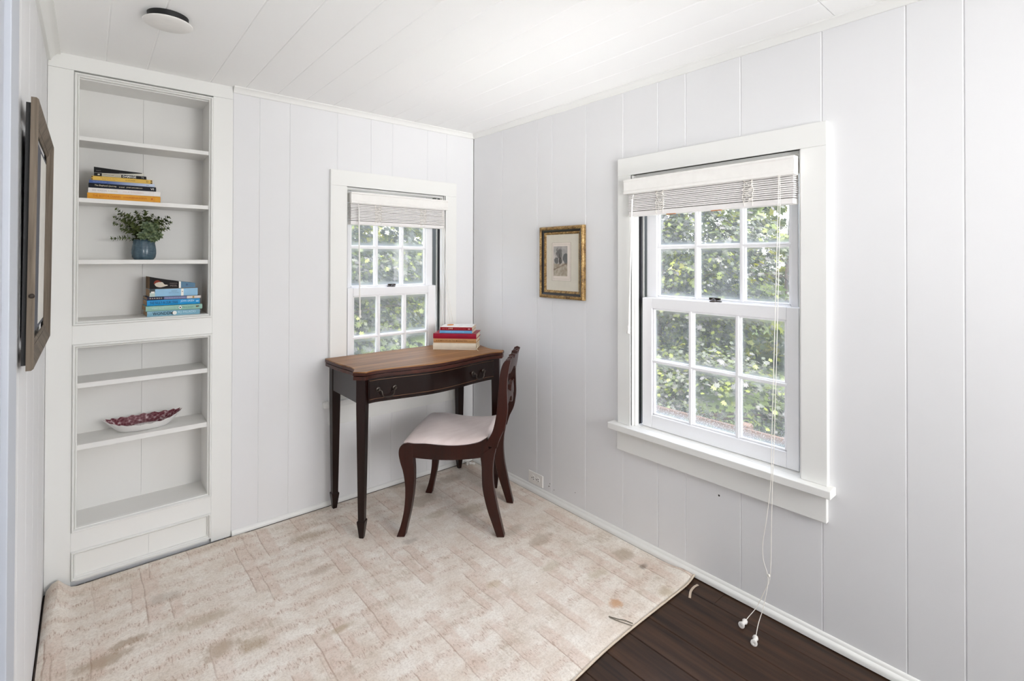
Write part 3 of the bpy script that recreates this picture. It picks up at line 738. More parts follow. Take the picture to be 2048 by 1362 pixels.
# bail handles
for hx in (-.862, -.293):
    mb = MB(); z = .716; y = yfr(hx)+.021; dx = .041
    s = (yfr(hx+.03)-yfr(hx-.03))/.06
    for sg in (-1, 1):
        cx = hx+sg*dx; cyy = y+s*sg*dx
        mb.lathe([(.0135, 0), (.0125, -.004), (.007, -.006), (.006, -.012), (.0075, -.016), (.005, -.020), (.001, -.021)], (cx, cyy, z), 14, axis='y')
    pts = spline([(hx-dx, y-s*dx-.014, z), (hx-dx+.010, y-s*dx-.020, z-.006), (hx-dx+.013, y-.7*s*dx-.021, z-.022), (hx-dx+.022, y-.5*s*dx-.021, z-.034), (hx, y-.020, z-.037),
                  (hx+dx-.022, y+.5*s*dx-.021, z-.034), (hx+dx-.013, y+.7*s*dx-.021, z-.022), (hx+dx-.010, y+s*dx-.020, z-.006), (hx+dx, y+s*dx-.014, z)], 5)
    mb.tube(pts, .0033, 7); mb.v = [(a-0, b, c) for a, b, c in mb.v]
    obj('handle', mb, BRONZE, dr, DO, smooth=50)

# ------------------------------------------------------------------ chair
CH_O = Vector((-.493, -.560, RZ)); FW = Vector((-.674, .739, 0)); LT = Vector((-.739, -.674, 0))
chair = thing('side_chair', 'mahogany sabre-leg chair with pale pink padded seat pulled up to the desk', 'chair', CH_O)
def C3(X, Yl, Z): return FW*X + LT*Yl + Vector((0, 0, Z))
def cpart(name, mb, mat, **kw): return obj(name, mb, mat, chair, **kw)
hw = lambda X: .2215 + .030*(X/.24)      # outer half width at depth X
def slab(poly, side, th, inset_=0.0):
    n = len(poly); mb = MB()
    a = [C3(X, side*(hw(X)-inset_), Z) for X, Z in poly]; b_ = [C3(X, side*(hw(X)-inset_-th), Z) for X, Z in poly]
    mb.add(a+b_, [tuple(range(n)), tuple(range(2*n-1, n-1, -1))] + [(i, n+i, n+(i+1) % n, (i+1) % n) for i in range(n)]); return mb
fl_out = sp2([(.205, .4545), (.228, .447), (.2415, .428), (.2440, .400), (.236, .360), (.222, .312), (.212, .237), (.216, .142), (.232, .061), (.253, 0.0)], 5)
fl_in = sp2([(.214, 0.0), (.200, .062), (.183, .143), (.171, .239), (.169, .319), (.174, .384)], 5) + [(.178, .448)]
rl_front = sp2([(-.150, .40), (-.157, .340), (-.158, .300), (-.163, .229), (-.183, .14), (-.208, .066), (-.231, 0.0)], 5)
rl_back = sp2([(-.268, 0.0), (-.252, .066), (-.235, .14), (-.217, .229), (-.211, .31), (-.216, .38), (-.232, .455)], 5)
post_f = sp2([(-.170, .447), (-.198, .490), (-.215, .532), (-.229, .604), (-.233, .655), (-.238, .723), (-.243, .777), (-.252, .824), (-.264, .850), (-.277, .862)], 5)
post_b = sp2([(-.297, .860), (-.290, .825), (-.282, .777), (-.279, .723), (-.281, .656), (-.281, .604), (-.269, .533), (-.245, .480), (-.230, .43)], 5)
rail_t = sp2([(.20, .4545), (.172, .4515), (.116, .452), (.05, .446), (-.011, .443), (-.07, .446), (-.112, .452), (-.150, .462), (-.180, .480)], 4)
rail_b = sp2([(-.20, .40), (-.157, .386), (-.071, .376), (.014, .373), (.091, .376), (.172, .384), (.20, .392)], 4)
for sd_ in (1, -1):
    cpart('leg', slab(fl_out+fl_in, sd_, .040), CHAIRW, bevel=.003)
    cpart('leg', slab(rl_front+rl_back, sd_, .036), CHAIRW, bevel=.003)
    cpart('back_post', slab(post_f+post_b, sd_, .030), CHAIRW, bevel=.003)
    cpart('side_rail', slab(rail_t+rail_b, sd_, .028, .002), CHAIRW, bevel=.002)
mb = MB(); h = hw(.22)-.035
mb.add([C3(X, Y, Z) for X in (.19, .215) for Y in (-h, h) for Z in (.392, .448)], [(0, 1, 3, 2), (4, 6, 7, 5), (0, 4, 5, 1), (2, 3, 7, 6), (0, 2, 6, 4), (1, 5, 7, 3)]); cpart('front_rail', mb, CHAIRW, bevel=.002)
mb = MB(); h = hw(-.19)-.03
mb.add([C3(X, Y, Z) for X in (-.212, -.185) for Y in (-h, h) for Z in (.392, .452)], [(0, 1, 3, 2), (4, 6, 7, 5), (0, 4, 5, 1), (2, 3, 7, 6), (0, 2, 6, 4), (1, 5, 7, 3)]); cpart('rear_rail', mb, CHAIRW, bevel=.002)
def cross_rail(x_c, thick, top_fn, bot_fn, half, bow, lean, n=48):
    mb = MB(); rings = []
    for i in range(n+1):
        t = -1+2*i/n; Y = t*half; zt, zb = top_fn(t), bot_fn(t); zm = (zt+zb)/2
        xc = lambda z: x_c(z) - bow*(1-t*t)
        rings.append([C3(xc(zb)+thick/2, Y, zb), C3(xc(zb)-thick/2, Y, zb), C3(xc(zm)-thick/2, Y, zm), C3(xc(zt)-thick/2, Y, zt), C3(xc(zt)+thick/2, Y, zt), C3(xc(zm)+thick/2, Y, zm)])
    mb.rings(rings); return mb
def crest_top(t):
    a = abs(t); z = .862
    for c, hgt in ((.86, .006), (.62, .010), (.40, .014), (0.0, .022)):
        if a < c: z = .862+hgt
    z += .004*abs(math.sin(a*16))
    return z
def crest_bot(t): return .797 - .014*math.cos(abs(t)*math.pi*2.5)*(1-abs(t)*.3)
cxz = lambda z: -.262 - .020*((z-.72)/.14)
cpart('crest_rail', cross_rail(cxz, .022, crest_top, crest_bot, .176, .018, 0), CHAIRW, bevel=.003)
# rolled scrolls applied along the top of the crest rail
for t0 in (-.62, -.3, .3, .62, 0.0):
    mb = MB(); cz = crest_top(t0)-.004; Yc = t0*.176; xx = cxz(cz)-.018*(1-t0*t0)
    pts = [C3(xx+.012+.002, Yc, cz), C3(xx, Yc, cz+.004), C3(xx-.014, Yc, cz)]
    mb.tube(pts, [.008, .011, .008], 10); cpart('scroll', mb, CHAIRW, smooth=50)
cpart('middle_rail', cross_rail(lambda z: -.256, .020, lambda t: .690 + .010*math.cos(t*math.pi*3) + (.02 if abs(t) < .22 else 0), lambda t: .640 - .012*math.cos(t*math.pi*3) - (.018 if abs(t) < .2 else 0), .174, .018, 0), CHAIRW, bevel=.003)
def seat_fabric():
    b = NB('seat_fabric'); v = b.coord('Object')
    wv = b.noise(b.coord('Object', (600, 600, 600)), 1, 2); s = b.noise(b.coord('Object', (6, 30, 4), (0, 0, .6)), 1, 4, .6); g = b.noise(v, 7, 3)
    b.base(b.ramp(b.math('ADD', b.math('MULTIPLY', s, .5), b.math('MULTIPLY', g, .5)), [(.32, lin((206, 189, 184))[:3]), (.66, lin((224, 210, 206))[:3])]))
    b.p.inputs['Roughness'].default_value = .7; b.p.inputs['Sheen Weight'].default_value = .3; b.p.inputs['Specular IOR Level'].default_value = .3
    b.bump(b.math('ADD', b.math('MULTIPLY', wv, .25), s), .12, .002); return b.m
def cushion():
    NXc, NYc = 40, 36; mb = MB(); top = []
    for i in range(NXc+1):
        for j in range(NYc+1):
            s = -1+2*i/NXc; t = -1+2*j/NYc
            # squircle mapping for rounded corners
            X = .022 + .2105*s*(1-.035*t*t) ; half = hw(X)-.008
            Y = t*half*(1-.05*max(0, s)**4-.06*max(0, -s)**3)
            side = rail_side(X)
            e = max(abs(s), abs(t)); r = (1-abs(s)**5)*(1-abs(t)**5)
            Z = side + .001 + .030*r**.55
            top.append(C3(X, Y, Z))
    fs = []; n = NYc+1
    for i in range(NXc):
        for j in range(NYc): a = i*n+j; fs.append((a, a+1, a+n+1, a+n))
    mb.add(top, fs)
    # underside skirt
    per = [i*n for i in range(NXc+1)] + [NXc*n+j for j in range(1, NYc+1)] + [i*n+NYc for i in range(NXc-1, -1, -1)] + [j for j in range(NYc-1, 0, -1)]
    low = [tuple(Vector(top[p]) - Vector((0, 0, .02))) for p in per]; b0 = len(mb.v); mb.v += low; L = len(per)
    for q in range(L): mb.f.append((per[q], per[(q+1) % L], b0+(q+1) % L, b0+q)); mb.mi.append(0)
    mb.f.append(tuple(range(b0, b0+L))); mb.mi.append(0)
    return mb
def rail_side(X):
    pts = sorted(rail_t)
    for (x0, y0), (x1, y1) in zip(pts[:-1], pts[1:]):
        if x0 <= X <= x1: return y0+(y1-y0)*(X-x0)/(x1-x0+1e-9)
    return pts[0][1] if X < pts[0][0] else pts[-1][1]
cpart('seat', cushion(), seat_fabric(), smooth=70, label='pale pink padded seat')

# ------------------------------------------------------------------ books
def text_mesh(body, width, height, mat, parent, loc, name='lettering', shear=0, top=False, bold=0.0):
    cu = bpy.data.curves.new('lettering_curve', 'FONT'); cu.body = body; cu.size = 1; cu.align_x = 'LEFT'; cu.shear = shear; cu.offset = bold
    cu.resolution_u = 2
    to = bpy.data.objects.new('lettering_curve', cu); COL.objects.link(to)
    dg = bpy.context.evaluated_depsgraph_get(); me = bpy.data.meshes.new_from_object(to.evaluated_get(dg), depsgraph=dg)
    bpy.data.objects.remove(to); bpy.data.curves.remove(cu)
    n = len(me.vertices)
    if n == 0: return None
    co = np.empty(n*3); me.vertices.foreach_get('co', co); co = co.reshape(-1, 3)
    mn, mx = co.min(0), co.max(0); sx = width/max(1e-6, mx[0]-mn[0]); sy = height/max(1e-6, mx[1]-mn[1])
    X = (co[:, 0]-mn[0])*sx; Yv = (co[:, 1]-mn[1])*sy
    new = np.zeros_like(co); new[:, 0] = X
    if top: new[:, 1] = Yv
    else: new[:, 2] = Yv
    me.vertices.foreach_set('co', new.reshape(-1)); me.name = name
    me.materials.clear(); me.materials.append(mat)
    o = bpy.data.objects.new(name, me); COL.objects.link(o); o.parent = parent; o.location = loc
    return o
def ink(name, c): return plain('ink_'+name, c, .6, .3, 0, .02)
PAGES = plain('book_pages', (214, 200, 176), .9, .1, 0, .12, 200)
PAGESB = plain('book_pages_brown', (168, 140, 112), .9, .1, 0, .15, 200)
def cover_mat(name, c, rough=.42, var=.05): return plain('cover_'+name, c, rough, .22, 0, var, 25)
def book(label, group, loc, rot, L, D, T, cov, pages=PAGES, hard=False, bulge=.0012, name='paperback_book'):
    b = thing(name, label, 'book', loc, rot, group)
    th = .0026 if hard else .0009
    n = 8; outer = [(D, 0)]
    for i in range(n+1):
        t = i/n; outer.append((-bulge*math.sin(math.pi*t) + (.0012 if (hard and i in (1, n-1)) else 0), T*t))
    outer.append((D, T))
    inner = [(D, T-th)]
    for i in range(n+1):
        t = 1-i/n; inner.append((th-bulge*math.sin(math.pi*t)*.8, th+(T-2*th)*t))
    inner.append((D, th))
    mb = MB(); poly = outer+inner
    mb.prism(poly, lambda p, q, t: (t, p, q), 0, L)
    obj('cover', mb, cov, b, smooth=40)
    i_ = .004 if hard else .0006
    mb = MB(); mb.box(i_, L-i_, th, D-(.004 if hard else .001), th, T-th); obj('pages', mb, pages, b)
    return b
def spine_text(b, s, x0, x1, z0, h, mat, shear=0, y=-.0020, bold=0.0): return text_mesh(s, x1-x0, h, mat, b, (x0, y, z0), shear=shear, bold=bold)
def patch(b, x0, x1, z0, z1, mat, name='spine_panel', y=-.0016):
    mb = MB(); mb.box(x0, x1, y, y+.0005, z0, z1); return obj(name, mb, mat, b)
IW, IB, IR_, ICR = ink('white', (240, 238, 232)), ink('black', (24, 24, 28)), ink('red', (190, 60, 40)), ink('cream', (226, 214, 190))
G1 = 'paperbacks stacked on the second shelf'
z = 1.6172
o = book('orange paperback lying at the bottom of the stack on the second shelf', G1, (-2.006, .026, z), -.10, .255, .130, .0258, cover_mat('orange', (222, 158, 56)))
IOR = ink('dark_orange', (196, 104, 30))
spine_text(o, 'THE BOTOX DIARIES', .018, .112, .009, .010, IOR); spine_text(o, 'SCHNURNBERGER & KAPLAN', .122, .205, .0095, .0075, IOR)
patch(o, .222, .2255, .009, .0165, IR_); patch(o, .2285, .229, .0, .0255, IOR); patch(o, .233, .2335, .0, .0255, IOR)
z += .0264
o = book('white paperback between the orange and the black spines on the second shelf', G1, (-2.003, .026, z), -.095, .252, .130, .0212, cover_mat('white', (234, 230, 226)))
IPK = ink('pale_pink', (214, 188, 180)); spine_text(o, 'BEE SEASON', .014, .062, .007, .008, ink('pale_grey', (190, 184, 184))); spine_text(o, 'A NOVEL', .066, .10, .0075, .007, ink('pale_gold', (210, 196, 150))); spine_text(o, 'MYLA GOLDBERG', .118, .19, .0075, .0065, IPK)
patch(o, .226, .2265, .0, .0208, IPK)
z += .0216
o = book('black paperback with white title between the white and the blue spines', G1, (-2.002, .024, z), -.095, .234, .132, .0190, cover_mat('black', (24, 27, 36)))
spine_text(o, "The Elephant's Journey", .020, .094, .006, .0085, ICR, bold=.006); spine_text(o, 'a novel', .103, .121, .0065, .0065, ICR); spine_text(o, 'JOSÉ SARAMAGO', .128, .185, .0065, .0065, ICR, bold=.004); spine_text(o, 'VI', .214, .226, .005, .0085, IW, bold=.01)
z += .0194
def grad_cover(name, a, c, x0, x1):
    b = NB('cover_'+name); v = b.n('SeparateXYZ'); tc = b.n('TexCoord'); b.l(tc.outputs['Object'], v.inputs[0])
    b.base(b.mix(b.range(v.outputs[0], x0, x1, 0, 1, False), lin(a), lin(c))); b.p.inputs['Roughness'].default_value = .35; return b.m
o = book('thin blue paperback fading to pale blue, under the yellow one', G1, (-2.000, .022, z), -.095, .227, .130, .0128, grad_cover('blue_fade', (66, 92, 150), (196, 208, 228), .06, .22))
spine_text(o, 'THE HISTORY OF LOVE', .012, .058, .0045, .004, ink('lilac', (150, 168, 214))); patch(o, .196, .206, .0045, .0065, ink('slate', (120, 132, 156)))
z += .0132
o = book('yellow paperback with dark bands at its spine ends on the second shelf', G1, (-1.993, .022, z), -.09, .211, .128, .0178, cover_mat('yellow', (222, 184, 92)))
IDB = ink('dark_brown', (62, 42, 30))
for a, b_ in ((.0, .005), (.205, .2108)):
    for c, d in ((.0015, .0065), (.0105, .0155)): patch(o, a, b_, c, d, IDB)
IOL = ink('olive', (160, 128, 50)); spine_text(o, 'The Guernsey Literary', .030, .088, .0085, .006, IOL, .2); spine_text(o, 'Potato Peel Society', .036, .080, .002, .005, IOL, .2); spine_text(o, 'SHAFFER', .115, .150, .005, .0065, IOL, .2); spine_text(o, 'D', .190, .197, .005, .008, IDB)
z += .0182
o = book('thin black paperback titled DAMAGE with a pale author panel on its spine', G1, (-1.984, .021, z), -.09, .180, .118, .0135, cover_mat('damage', (26, 26, 28)))
patch(o, .026, .092, .0005, .0130, ink('parchment', (196, 190, 172))); spine_text(o, 'JOSEPHINE HART', .029, .068, .0035, .0055, IB, y=-.0024); spine_text(o, 'a novel', .071, .088, .0035, .005, ink('grey', (110, 104, 96)), y=-.0024)
spine_text(o, 'DAMAGE', .097, .144, .0022, .0092, IW, bold=.01, y=-.0024); patch(o, .012, .019, .004, .0095, ink('silver', (200, 196, 180))); spine_text(o, '76', .162, .172, .003, .008, ink('grey2', (150, 150, 150)))
z += .0139
# curled black paperback on top (its covers warped open)
o = thing('paperback_book', 'curled black paperback on top of the second shelf stack', 'book', (-1.985, .022, z), -.09, G1)
def warped(L, D, zt, zb, n=24, th=.0):
    mb = MB(); rings = []
    for i in range(n+1):
        t = i/n; rings.append([(L*t, 0, zb(t)), (L*t, D, zb(t)), (L*t, D, zt(t)), (L*t, 0, zt(t))])
    mb.rings(rings); return mb
obj('cover', warped(.166, .115, lambda t: .0250-.0105*t-.001*math.sin(t*3), lambda t: .0006+.0122*t**2.2), cover_mat('matte_black', (14, 14, 16), .4), o)
obj('pages', warped(.172, .114, lambda t: .0006+.0118*t**2.2 if t < .965 else .0115, lambda t: .0), plain('page_block_pale', (206, 204, 192), .9, .1), o)
text_mesh('HART', .016, .0045, ink('grey3', (110, 110, 112)), o, (.008, -.0006, .0075)); text_mesh('SIN', .018, .003, ink('grey4', (96, 92, 92)), o, (.086, -.0006, .0045))

G2 = 'paperbacks stacked on the fourth shelf'
z = 1.0982
o = book('pale blue paperback with dark hand-drawn title at the foot of the fourth shelf stack', G2, (-1.797, .0205, z), .035, .206, .135, .0232, cover_mat('wonder', (126, 172, 192)), PAGESB)
INV = ink('navy', (26, 52, 70)); spine_text(o, 'WONDER', .020, .092, .005, .0145, INV, bold=.012); spine_text(o, 'R.J. PALACIO', .118, .188, .006, .0125, ink('ice', (190, 220, 232)), bold=.004)
mb = MB(); mb.lathe([(.0085, -.0003), (.0085, -.0009)], (.104, -.0012, .0118), 14, axis='y'); obj('spine_emblem', mb, IW, o)
mb = MB(); mb.lathe([(.0072, -.0003), (.0072, -.0008)], (.098, -.0010, .0118), 14, axis='y'); obj('spine_emblem', mb, IB, o)
z += .0245
o = book('sage green paperback with a white diamond on its spine, second from the bottom', G2, (-1.802, .021, z), .035, .220, .138, .0226, cover_mat('sage', (146, 186, 172)), PAGESB)
spine_text(o, "WHERE'D YOU GO,", .022, .070, .0075, .0075, ink('mint', (212, 226, 218))); spine_text(o, 'BERNADETTE', .072, .118, .0075, .0075, ink('mint2', (190, 214, 198))); spine_text(o, 'Maria Semple', .140, .184, .007, .0075, ink('moss', (84, 120, 104)), .2)
mb = MB(); mb.prism([(.124, .011), (.131, .002), (.138, .011), (.131, .020)], lambda p, q, t: (p, t, q), -.0022, -.0016); obj('spine_emblem', mb, IW, o)
mb = MB(); mb.lathe([(.003, -.0006), (.003, -.001)], (.131, -.0016, .0108), 10, axis='y'); obj('spine_emblem', mb, IB, o)
patch(o, .194, .207, .011, .0155, IDB); patch(o, .196, .2, .008, .011, IOL)
z += .0246
o = book('bright blue paperback with dark and white spine lettering in the middle of its stack', G2, (-1.798, .021, z), .035, .206, .137, .0250, cover_mat('bright_blue', (22, 142, 204)), PAGESB)
spine_text(o, 'THE FAULT IN OUR STARS', .010, .118, .006, .013, ink('deep_blue', (16, 76, 120)), bold=.01); spine_text(o, 'JOHN GREEN', .128, .182, .009, .012, ink('sky', (176, 222, 246)), bold=.012); patch(o, .190, .201, .010, .0155, ink('sky2', (170, 214, 240)))
z += .0264
o = book('thin paperback, half navy and half cream spine, above the bright blue one', G2, (-1.798, .021, z), .035, .210, .136, .0128, cover_mat('navy_thin', (34, 36, 62)), PAGESB)
patch(o, .064, .152, .0004, .0124, ink('mauve', (116, 122, 160))); patch(o, .153, .2098, .0004, .0124, ink('ivory', (220, 212, 204)))
spine_text(o, 'B A R N E S', .010, .056, .004, .0055, ICR, y=-.0024); spine_text(o, 'THE SENSE OF AN ENDING', .068, .145, .004, .0048, ink('lilac2', (176, 176, 206)), y=-.0024); spine_text(o, 'VINTAGE', .186, .208, .004, .0045, IPK, y=-.0026)
mb = MB(); mb.lathe([(.0042, -.0003), (.0042, -.0008)], (.179, -.0020, .0064), 10, axis='y'); obj('spine_emblem', mb, IOL, o)
z += .0140
o = book('thick light blue paperback with a white band around its spine', G2, (-1.788, .023, z), .035, .187, .134, .0345, cover_mat('light_blue', (142, 186, 216)), PAGESB)
patch(o, .0, .020, .019, .0342, ink('charcoal', (58, 66, 66))); patch(o, .0, .020, .0004, .0185, ink('foam', (186, 202, 196))); patch(o, .005, .018, .016, .024, IW, y=-.0022)
patch(o, .120, .130, .0004, .0342, IW); patch(o, .1232, .1272, .0185, .0215, IDB, y=-.0022)
spine_text(o, 'FREEDOM', .082, .104, .021, .0055, ink('steel', (104, 132, 160))); spine_text(o, 'JONATHAN FRANZEN', .072, .112, .0135, .004, ink('steel2', (104, 126, 150)))
z += .0352
o = thing('paperback_book', 'warped black paperback with a pale and red spine picture on top of the lower stack', 'book', (-1.788, .026, z), .035, G2)
def wt(t): return .0560-.0330*t-.003*math.sin(t*math.pi)
def seg(L0, L1, D, y0, zt, zb, n=14):
    mb = MB(); rings = []
    for i in range(n+1):
        t = L0+(L1-L0)*i/n; x = t*.180
        rings.append([(x, y0, zb(t)), (x, D, zb(t)), (x, D, zt(t)), (x, y0, zt(t))])
    mb.rings(rings); return mb
obj('pages', seg(0.0, .99, .128, .001, lambda t: wt(t)-.0009, lambda t: 0.0002), PAGESB, o)
obj('cover', seg(0.0, .62, .130, -.0006, wt, lambda t: 0.0006+.002*t), cover_mat('black_gloss', (20, 17, 17), .6), o)
obj('cover', seg(.62, .665, .130, -.0004, wt, lambda t: .002), IW, o)
obj('cover', seg(.665, .985, .130, -.0004, lambda t: wt(t)+(.004 if t > .9 else 0)*0, lambda t: .002), cover_mat('slate_blue', (78, 118, 146), .4), o)
mb = MB()
blob = [(.018, .022), (.024, .012), (.040, .007), (.060, .012), (.068, .014), (.066, .018), (.056, .020), (.048, .030), (.036, .031), (.024, .028)]
mb.prism(sp2(blob+blob[:1], 4)[:-1], lambda p, q, t: (p, t, q), -.0012, -.0006); obj('spine_picture', mb, ink('bone', (206, 196, 180)), o)
mb = MB(); blob = [(.015, .022), (.018, .034), (.028, .040), (.038, .036), (.044, .030), (.034, .031), (.024, .027)]
mb.prism(sp2(blob+blob[:1], 4)[:-1], lambda p, q, t: (p, t, q), -.0012, -.0006); obj('spine_picture', mb, ink('rust', (128, 44, 22)), o)
text_mesh('MARISHA', .030, .006, ink('taupe', (120, 108, 104)), o, (.076, -.0012, .021)); text_mesh('PESSL', .028, .008, ink('taupe2', (140, 128, 122)), o, (.078, -.0012, .009))
text_mesh('B', .008, .009, ink('navy2', (48, 62, 104)), o, (.140, -.0012, .012))

G3 = 'books stacked on the desk'
rot = math.atan2(-.184, .183); bx = Vector((math.cos(rot), math.sin(rot), 0)); by = Vector((-math.sin(rot), math.cos(rot), 0))
B0 = Vector((-.418, -.167, .8202))
def dbook(label, off, L, D, T, z, cov, **kw):
    p = B0 + bx*off[0] + by*off[1]; return book(label, G3, (p.x, p.y, z), rot, L, D, T, cov, **kw)
o = dbook('thick cream hardback at the bottom of the desk stack with a ribbon marker', (0, 0), .260, .168, .0400, .8202, cover_mat('cream', (222, 212, 194), .6), hard=True, bulge=.003, name='hardback_book')
mb = MB(); pts = spline([(.248, .045, .021), (.262, .040, .022), (.266, .030, .014), (.264, .010, .006), (.272, -.012, .0012), (.283, -.030, .0008)], 5)
vs = []; 
for p in pts: vs += [(p[0]-.0022, p[1]-.0006, p[2]), (p[0]+.0022, p[1]+.0006, p[2]), (p[0]+.0022, p[1]+.0006, p[2]+.0006), (p[0]-.0022, p[1]-.0006, p[2]+.0006)]
mb.rings([vs[i*4:i*4+4] for i in range(len(pts))]); obj('ribbon', mb, ink('ribbon', (232, 222, 200)), o)
o = dbook('tan hardback with brown stamped title, second from the bottom on the desk', (.003, .001), .258, .165, .0255, .8606, cover_mat('tan', (188, 142, 96), .6), hard=True, bulge=.0025, name='hardback_book')
spine_text(o, 'A HUMAN EYE ON THE IMAGINATION', .016, .205, .0085, .0095, ink('umber', (112, 76, 36)), y=-.0034, bold=.006); spine_text(o, 'KNOPF', .215, .245, .007, .008, ink('gilt', (150, 116, 60)), y=-.0034)
o = dbook('crimson hardback in the middle of the desk stack', (.001, .0), .262, .168, .0300, .8864, cover_mat('crimson', (150, 28, 52), .35), hard=True, bulge=.0025, name='hardback_book')
spine_text(o, 'COLLECTED STORIES', .14, .21, .013, .006, ink('plum', (96, 26, 66)), y=-.0034)
o = dbook('sky blue paperback lying on the crimson hardback', (.037, .012), .198, .150, .0165, .9168, cover_mat('sky_blue', (104, 164, 208), .4))
spine_text(o, 'OLIVE KITTERIDGE', .036, .150, .005, .007, ink('pale_blue', (160, 200, 228)))
o = dbook('white topped paperback with dark red spine and an orange oval on its cover', (.040, .014), .194, .150, .0195, .9338, cover_mat('dark_red', (142, 20, 34), .35))
spine_text(o, 'SURELY YOU', .012, .046, .006, .007, ink('rose', (214, 120, 120))); spine_text(o, 'JOKE', .050, .078, .006, .009, ICR, bold=.01); spine_text(o, 'ADVENTURES OF A CURIOUS', .086, .158, .006, .006, ink('rose2', (206, 96, 100))); patch(o, .170, .183, .007, .012, ink('rose3', (224, 170, 170)))
mb = MB(); mb.box(.0002, .1938, .0, .150, .0195, .0203); obj('front_cover', mb, cover_mat('white_front', (240, 238, 234), .3), o)
mb = MB(); mb.lathe([(1, 0), (1, .0004)], (0, 0, .0203), 28); mb.v = [(.042+p[0]*.021, .098+p[1]*.034, p[2]) for p in mb.v]; obj('cover_emblem', mb, ink('amber', (206, 128, 44)), o)
text_mesh('a little memoir', .072, .012, ink('grey5', (150, 150, 152)), o, (.096, .100, .0204), top=True); text_mesh('stories', .040, .010, ink('grey6', (176, 176, 178)), o, (.14, .076, .0204), top=True)

# ------------------------------------------------------------------ potted plant
pl = thing('potted_plant', 'small leafy succulent arrangement in a ribbed blue-grey pot on the third shelf', 'plant', (-1.806, .085, 1.3567))
def pot():
    mb = MB(); prof = [(.034, 0), (.038, .002), (.0445, .012), (.0472, .028), (.0470, .044), (.0448, .062), (.0420, .078), (.0402, .089), (.0390, .0915), (.0370, .0905), (.038, .085), (.038, .080)]
    rings = []; S = 60
    for r, h in prof:
        rings.append([(r*(1-.035*abs(math.cos(6*th))**6)*math.cos(th), r*(1-.035*abs(math.cos(6*th))**6)*math.sin(th), h) for th in [2*math.pi*a/S for a in range(S)]])
    mb.rings(rings); return mb
def potmat():
    b = NB('pot_glaze'); v = b.coord('Object', (60, 60, 260)); f = b.noise(v, 1, 3); g = b.noise(b.coord('Object'), 40, 3)
    b.base(b.ramp(b.math('ADD', b.math('MULTIPLY', f, .5), b.math('MULTIPLY', g, .5)), [(.3, lin((52, 72, 86))[:3]), (.7, lin((88, 110, 122))[:3])])); b.p.inputs['Roughness'].default_value = .16; b.bump(f, .2, .001); return b.m
obj('pot', pot(), potmat(), pl, smooth=40)
mb = MB(); mb.lathe([(.0358, .080), (.030, .084), (.012, .086)], (0, 0, 0), 20); obj('moss', mb, plain('moss', (52, 56, 40), .95, .1, 0, .4, 120, .6, .004), pl)
def leafmat(name, c1, c2, rough=.5, tr=.0):
    b = NB(name); gi = b.n('NewGeometry'); b.base(b.ramp(gi.outputs['Random Per Island'], [(0, lin(c1)[:3]), (1, lin(c2)[:3])])); b.p.inputs['Roughness'].default_value = rough
    if tr:
        t = b.n('BsdfTranslucent'); mx = b.n('MixShader'); mx.inputs[0].default_value = tr; 
        rr = b.ramp(gi.outputs['Random Per Island'], [(0, lin(c1)[:3]), (1, tuple(min(1, x*1.8) for x in lin(c2)[:3]))]); b.l(rr, t.inputs[0])
        b.l(b.p.outputs[0], mx.inputs[1]); b.l(t.outputs[0], mx.inputs[2]); b.l(mx.outputs[0], b.o.inputs[0])
    return b.m
SPRIG = leafmat('sprig_leaf', (44, 58, 32), (118, 130, 74), .5)
SUCC = leafmat('succulent_leaf', (70, 88, 62), (132, 146, 108), .45)
random.seed(11)
def leaf(mb, c, d, up, ln, wd):
    d = d.normalized(); s = d.cross(up); s = s.normalized() if s.length > 1e-5 else d.orthogonal().normalized(); nrm = s.cross(d)
    p = [c, c+d*ln*.35+s*wd*.5+nrm*wd*.12, c+d*ln*.75+s*wd*.38+nrm*wd*.1, c+d*ln, c+d*ln*.75-s*wd*.38+nrm*wd*.1, c+d*ln*.35-s*wd*.5+nrm*wd*.12, c+d*ln*.5]
    mb.add(p, [(0, 1, 6), (1, 2, 6), (2, 3, 6), (3, 4, 6), (4, 5, 6), (5, 0, 6)])
tips = [(-.098, .0, .224), (-.104, .02, .190), (-.105, -.01, .160), (-.112, .0, .094), (-.075, -.03, .175), (-.055, .03, .205), (-.03, -.02, .215), (.005, .02, .222), (.03, -.01, .205), (.055, .02, .195), (.092, .01, .200),
        (.100, -.01, .175), (.092, .02, .150), (.07, -.035, .14), (-.08, -.03, .135), (-.04, -.05, .15), (.02, .05, .19), (-.06, .055, .17), (.05, .055, .17), (-.085, .03, .205), (.085, .03, .185), (-.02, .0, .195), (.045, -.03, .18)]
for tx, ty, tz in tips:
    a = Vector((tx*.12, ty*.2, .082)); tip = Vector((tx, ty, tz)); mid = Vector((tx*.5, ty*.6, .082+(tz-.082)*.62+.008))
    path = spline([a, mid, tip], 7); mb = MB(); mb.tube(path, .0009, 4)
    for i in range(2, len(path)):
        q = path[i]; dr_ = (path[i]-path[i-1]).normalized(); ang = i*1.57+random.random()
        sdv = dr_.orthogonal().normalized(); sdv.rotate(Matrix.Rotation(ang, 3, dr_))
        for sg in (-1, 1):
            sz = random.uniform(.016, .023)*(1.0 if i < 11 else .75)
            leaf(mb, q, sdv*sg+dr_*.45, dr_, sz, sz*.78)
    leaf(mb, path[-1], (path[-1]-path[-2]), Vector((0, 1, 0)), .010, .006)
    obj('sprig', mb, SPRIG, pl)
